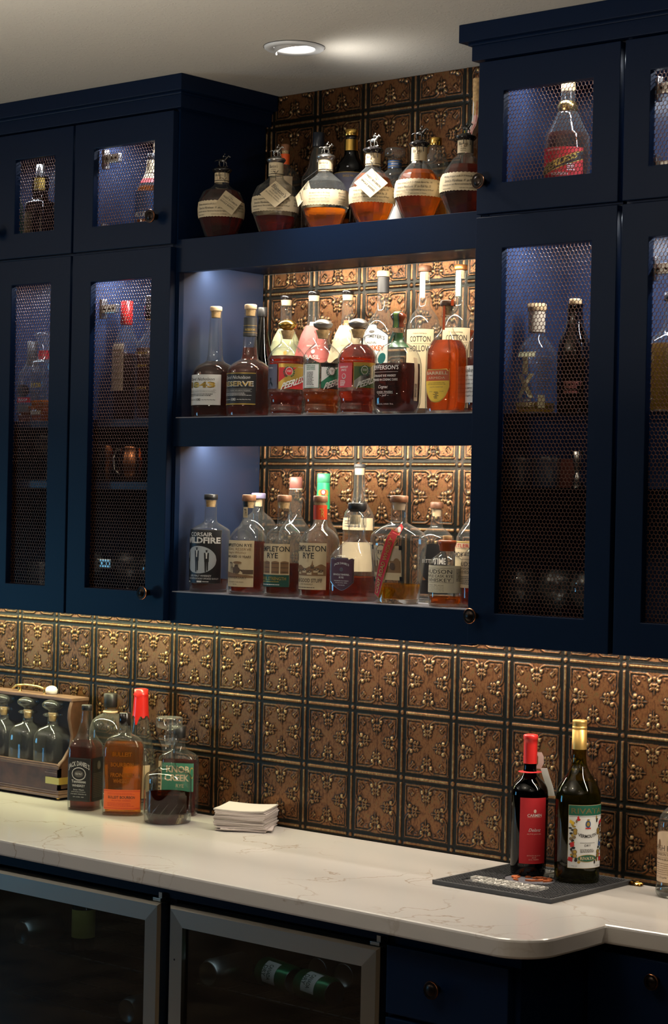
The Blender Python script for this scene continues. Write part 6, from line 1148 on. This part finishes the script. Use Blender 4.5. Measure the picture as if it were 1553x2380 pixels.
# ---------------------------------------------------------------- napkins
NP = mat('napkin_paper', (.50, .44, .42), .85, bump=.15, bscale=900); NP2 = mat('napkin_paper_top', (.52, .48, .44), .8)
def napkin(i, z, h, dx, dy, rot, sag, mm, lab, cls='napkins lower in the stack'):
    a = .0635; n = 10; vs = []; c, s_ = math.cos(R(28+rot)), math.sin(R(28+rot))
    for lv in (0, 1):
        for p in range(n+1):
            for q in range(n+1):
                u, v = -a+2*a*p/n, -a+2*a*q/n; w = sag*(math.sin(3.1*(u/a)+i)*.5+math.cos(2.2*(v/a)+i*.7)*.3)*.0016+sag*.0025*max(0, abs(u/a)-.7)
                vs.append((u*c-v*s_, u*s_+v*c, w+(h if lv else 0)))
    N = (n+1)*(n+1); fs = []
    for p in range(n):
        for q in range(n):
            k = p*(n+1)+q; fs += [(k, k+1, k+n+2, k+n+1), (N+k, N+k+n+1, N+k+n+2, N+k+1)]
    for q in range(n):
        for k, l in ((q, q+1), (n*(n+1)+q+1, n*(n+1)+q), ((q+1)*(n+1), q*(n+1)), (q*(n+1)+n, (q+1)*(n+1)+n)): fs.append((l, k, N+k, N+l))
    m = MB().add(vs, fs, mm, False)
    o = m.build('paper_napkin', loc=(.958+dx, -.088+dy, z)); tag(o, lab, 'napkin', cls)
rn = random.Random(5); z = .9215
for i in range(13):
    h = .0030 if i not in (4, 8) else .0024
    napkin(i*.35, z, h, rn.uniform(-.0025, .0025)+(.006 if i in (1, 2) else 0), rn.uniform(-.002, .002), rn.uniform(-2.5, 2.5)+(8 if i in (1,) else 0), .6+.4*(i > 7), NP, 'folded pale paper napkin within the stack on the counter'); z += h+.0006
napkin(4.6, z+.0004, .0036, -.002, .002, -2, 1.3, NP2, 'creased topmost napkin of the paper napkin stack, its left corner sticking out', None)

# ---------------------------------------------------------------- rubber bar mat
MATM = mat('grey_rubber', (.050, .052, .058), .6)
bm_ = thing('bar_mat', (2.03, -.33, .9203), 'dark grey nubbed rubber bar mat with white lettering and orange emblem', 'bar mat', None, 1.0)
Wm, Hm = .30, .31
MB().box(-Wm, 0, 0, Hm, 0, .0052, MATM, .001).box(-Wm, 0, 0, .005, .005, .0092, MATM, .0006).box(-Wm, 0, Hm-.005, Hm, .005, .0092, MATM, .0006).box(-Wm, -Wm+.005, .005, Hm-.005, .005, .0092, MATM, .0006).box(-.005, 0, .005, Hm-.005, .005, .0092, MATM, .0006).build('base', bm_)
def in_let(u, v): return (.045 < v < .105 and -.262 < u < -.068) or (((u+.160)/.058)**2+((v-.160)/.050)**2 < 1) or (.215 < v < .275 and -.235 < u < -.065)
m = MB(); px = .0083
for i in range(int(Wm/px)-1):
    for j in range(int(Hm/px)-1):
        u = -Wm+.010+i*px; v = .010+j*px
        if in_let(u, v): continue
        if (i+j) % 2: m.box(u-.0034, u+.0034, v-.0014, v+.0014, .0052, .0090, MATM)
        else: m.box(u-.0014, u+.0014, v-.0034, v+.0034, .0052, .0090, MATM)
o = m.build('nubs', bm_); o['kind'] = 'stuff'
WR = mat('white_rubber', (.72, .70, .66), .6); OR = mat('orange_rubber', (.40, .10, .025), .6); GR2 = mat('slate_rubber', (.10, .10, .12), .6)
m = MB(); rl = random.Random(11)
def strokes(u0, u1, v0, v1, n, mm):
    w = (u1-u0)/n
    for k in range(n):
        a = u0+k*w+w*.08; b_ = a+w*.78; th = .0024; kind = k % 4
        for q in ((0, 0, 0, 1), (0, 1, 1, 1), (1, 1, 1, 0))[:3] if kind == 0 else ((0, 0, 0, 1), (0, 0, 1, 0), (0, .5, 1, .5), (0, 1, 1, 1))[:4] if kind == 1 else ((.5, 0, .5, 1), (0, 1, 1, 1)) if kind == 2 else ((0, 0, 1, 1), (0, 1, 1, 0)):
            p, r_ = (a+(b_-a)*q[0], v0+(v1-v0)*q[1]), (a+(b_-a)*q[2], v0+(v1-v0)*q[3]); dx, dy = r_[0]-p[0], r_[1]-p[1]; L = math.hypot(dx, dy); nx, ny = -dy/L*th/2, dx/L*th/2; ex, ey = dx/L*th/2, dy/L*th/2
            m.prism([(p[0]+nx-ex, p[1]+ny-ey), (p[0]-nx-ex, p[1]-ny-ey), (r_[0]-nx+ex, r_[1]-ny+ey), (r_[0]+nx+ex, r_[1]+ny+ey)], .0050, .0112, mm)
for a_ in ((-.258, -.072, .080, .100, 11), (-.232, -.098, .050, .070, 9), (-.230, -.075, .222, .268, 6)):
    m = MB(); strokes(*a_, WR); m.build('raised_lettering', bm_, label='raised white rubber lettering')
m = MB(); m.prism([(-.160+.056*math.cos(2*PI*k/40), .160+.048*math.sin(2*PI*k/40)) for k in range(40)], .0050, .0080, GR2)
for k in range(16):
    a0 = rl.uniform(0, 2*PI); r0 = rl.uniform(.25, .8); a1 = a0+rl.uniform(.5, 1.1); w_ = rl.uniform(.05, .12)
    pts_ = [(-.160+.056*(r0+w_*math.sin(PI*t))*math.cos(a0+(a1-a0)*t), .160+.048*(r0+w_*math.sin(PI*t))*math.sin(a0+(a1-a0)*t)) for t in (0, .25, .5, .75, 1)]
    pts_ += [(-.160+.056*(r0-w_*math.sin(PI*t))*math.cos(a0+(a1-a0)*t), .160+.048*(r0-w_*math.sin(PI*t))*math.sin(a0+(a1-a0)*t)) for t in (.75, .5, .25)]
    m.prism(pts_, .0078, .0104+.0001*k, OR)
m.build('emblem', bm_, label='orange and slate rubber emblem')
m = MB(); rg = random.Random(2); n = 9
vs = [(-.018+.036*p/n, -.008+.016*q/4, .004+rg.uniform(-.002, .003)+(.002 if 2 < p < 7 else 0)) for p in range(n+1) for q in range(5)]
m.add(vs, [(p*5+q, (p+1)*5+q, (p+1)*5+q+1, p*5+q+1) for p in range(n) for q in range(4)], GOLDM); m.add([(v[0], v[1], max(.0005, v[2]-.003)) for v in vs], [(p*5+q, p*5+q+1, (p+1)*5+q+1, (p+1)*5+q) for p in range(n) for q in range(4)], GOLDM)
o = m.build('gold_foil', loc=(2.035, -.026, .9203)); tag(o, 'crumpled scrap of gold foil on the counter behind the tall vermouth bottle', 'foil')

# ---------------------------------------------------------------- things behind the mesh doors
COPP = mat('polished_copper', (.72, .27, .12), .22, 1)
mg = thing('copper_mug', (.533, -.17, 1.7624), 'straight tall copper cup on the second shelf of the left cabinet', 'mug')
mg.location = (.575, -.215, 1.7624)
MB().lathe([(0, .024), (.001, .0255), (.090, .0262), (.092, .0258), (.0915, .0245), (.003, .0235)], COPP, 32).build('body', mg)
m2 = thing('copper_mug', (.640, -.195, 1.7624), 'round-bellied copper mug with handle on the second shelf of the left cabinet', 'mug')
m2.location = (.668, -.215, 1.7624)
MB().lathe([(0, .024), (.001, .028), (.02, .035), (.045, .0375), (.068, .034), (.084, .031), (.092, .0325), (.0915, .031), (.083, .0295), (.045, .036), (.004, .026)], COPP, 32).build('body', m2)
MB().tube([(-.031, -.006, .078), (-.047, -.012, .082), (-.057, -.016, .060), (-.053, -.014, .030), (-.035, -.008, .016)], .0032, NICKEL, 8).build('handle', m2)
c3 = copy_tree(mg); c3.location = (.755, -.20, 1.7624); c3['label'] = 'copper cup mostly hidden by the door stile beside the bellied mug'
JG = thing('jigger', (1.979, -.19, 1.7620), 'double-ended steel jigger on the glass shelf of the right cabinet', 'jigger')
MB().lathe([(0, .0135), (.0008, .0142), (.028, .0085), (.033, .0070), (.038, .0078), (.076, .0165), (.0768, .0158), (.040, .0070)], mat('bright_steel', (.75, .72, .68), .15, 1), 28, cap1=False).build('cups', JG)
TUMB = [(0, .026), (.001, .0285), (.080, .0320), (.0815, .0315), (.080, .0305), (.008, .027), (.0078, .001)]
def tumbler(x, y, z, lab, r=1, h=1, grp=None):
    o = MB().lathe([(a*h, b_*r) for a, b_ in TUMB], GTHICK, 28, cap1=False).build('tumbler', loc=(x, y, z)); return tag(o, lab, 'glass', grp)
tumbler(1.852, -.215, 1.7620, 'empty clear tumbler at the left on the lower glass shelf of the right cabinet', .85, .78)
tumbler(1.912, -.205, 1.7620, 'clear tumbler with a reddish drink mat behind it, right cabinet', .9, .80)
o = MB().box(-.022, .022, -.003, .003, 0, .062, mat('dull_red_card', (.22, .05, .03), .6), .001).build('red_card', loc=(1.905, -.125, 1.7619)); tag(o, 'dull red card leaning behind the tumblers in the right cabinet', 'card')
def wineglass(x, y, z, lab, grp):
    o = thing('wine_glass', (x, y, z), lab, 'glass', grp)
    MB().lathe([(.0, .030), (.001, .031), (.003, .010), (.006, .0045), (.055, .0038), (.060, .008), (.072, .026), (.092, .036), (.115, .035), (.140, .0295), (.1405, .0288), (.115, .0343), (.092, .0352), (.072, .025), (.063, .004)], GTHICK, 28, cap1=False).build('bowl', o)
    return o
for k, (x, y) in enumerate(((1.865, -.225), (1.945, -.215), (2.030, -.22), (1.895, -.12), (1.985, -.10))): wineglass(x, y, 1.4474, ('front left', 'front middle', 'front right', 'back left', 'back right')[k]+' stemmed wine glass on the floor of the right tall cabinet', 'wine glasses at the bottom of the right cabinet')
for k, (x, y) in enumerate(((.66, -.22), (.745, -.21), (.69, -.11))): wineglass(x, y, 1.4474, ('front left', 'front right', 'back')[k]+' stemmed wine glass on the floor of the left tall cabinet', 'wine glasses at the bottom of the left cabinet')
for k, (x, y) in enumerate(((.33, -.22), (.41, -.20))): tumbler(x, y, 1.4474, ('left', 'right')[k]+' clear tumbler at the bottom of the far-left tall cabinet', 1.1, 1.3, 'tumblers at the bottom of the far-left cabinet')
for k, (x, y) in enumerate(((.34, -.21), (.42, -.20))): wineglass(x, y, 1.7624, ('left', 'right')[k]+' wine glass on the middle shelf of the far-left tall cabinet', 'wine glasses on the far-left middle shelf')

# ---------------------------------------------------------------- cans and bottles in the coolers
CANG = mat('green_can', (.02, .16, .06), .3, .6); CANS = mat('can_aluminium', (.45, .46, .46), .3, 1)
def can(x, y, z, ry, rz, lab, body, txt=None, grp=None, name='drink_can'):
    o = thing(name, (x, y, z), lab, 'can', grp); m = MB(); L = .118; r = .031
    m.lathe([(0, .024), (.002, .026), (.008, r), (L-.012, r), (L-.002, .0265), (L, .026), (L-.003, .0235)], body, 28)
    m.lathe([(L-.0028, .0237), (L+.0006, .0262), (L+.0012, .0258), (L-.0022, .0230), (L-.0028, .001)], CANS, 28, cap0=False, cap1=False); m.lathe([(-.0004, .020), (.0028, .0262), (.004, .0268)], CANS, 28, cap0=True, cap1=False)
    Mr = Matrix.Rotation(R(rz), 4, 'Z') @ Matrix.Rotation(R(ry), 4, 'Y'); m.xform(Mr); m.build('can_body', o)
    if txt:
        q = MB(); pts_ = []
        for t, hh, w_, c_, mm in ((None, 0, 0, 0, INKW), (txt[0], .014, .034, .062, PDG), (txt[1], .014, .024, .044, PDG)):
            if t is None:
                n = 10; vs = [((r+.0004)*math.cos(R(-48+96*i/n)), (r+.0004)*math.sin(R(-48+96*i/n)), zz) for i in range(n+1) for zz in (.036, .084)]; q.add(vs, [(2*i, 2*i+2, 2*i+3, 2*i+1) for i in range(n)], mm, True)
            else:
                vs, fs, a_ = textmesh(t, .02); q.add([((r+.0008)*math.cos(x_*w_/r), (r+.0008)*math.sin(x_*w_/r), c_+(y_-.5)*hh) for x_, y_ in vs], fs, mm)
        q.xform(Mr @ Matrix.Rotation(R(txt[2]), 4, 'Z')); q.build('print', o)
    return o
can(1.316, -.465, .7015, 90, -90, 'silver can lying end-on at the left of the right cooler', CANS)
can(1.378, -.470, .7015, 90, -14, 'green soda can lying on its side with a white patch, right cooler', CANG, ('CANADA', 'DRY', -112))
can(1.512, -.495, .7015, 90, -14, 'second green soda can lying to the right in the right cooler', CANG, ('CANADA', 'DRY', -128))
for i, x in enumerate((1.46, 1.535, 1.61)): can(x, -.27, .7015, 90, -90, ('leftmost', 'middle', 'rightmost')[i]+' of three cans end-on behind the green soda cans', CANS, None, 'cans at the back of the right cooler shelf')
can(1.068, -.465, .5765, 90, -90, 'can lying end-on at the lower right of the left cooler', CANS)
can(.705, -.465, .6965, 90, -90, 'can lying end-on at the far left of the left cooler', CANS)
o = thing('juice_bottle', (.83, -.50, .6655), 'upright bottle with a yellow label standing in the left cooler', 'bottle'); MB().lathe([(0, .024), (.002, .027), (.10, .027), (.125, .013), (.15, .011)], GDARK, 28).build('glass', o); MB().lathe([(.03, .0276), (.095, .0276)], mat('dim_yellow_label', (.45, .38, .08), .6), 28, cap0=False, cap1=False).build('label', o)
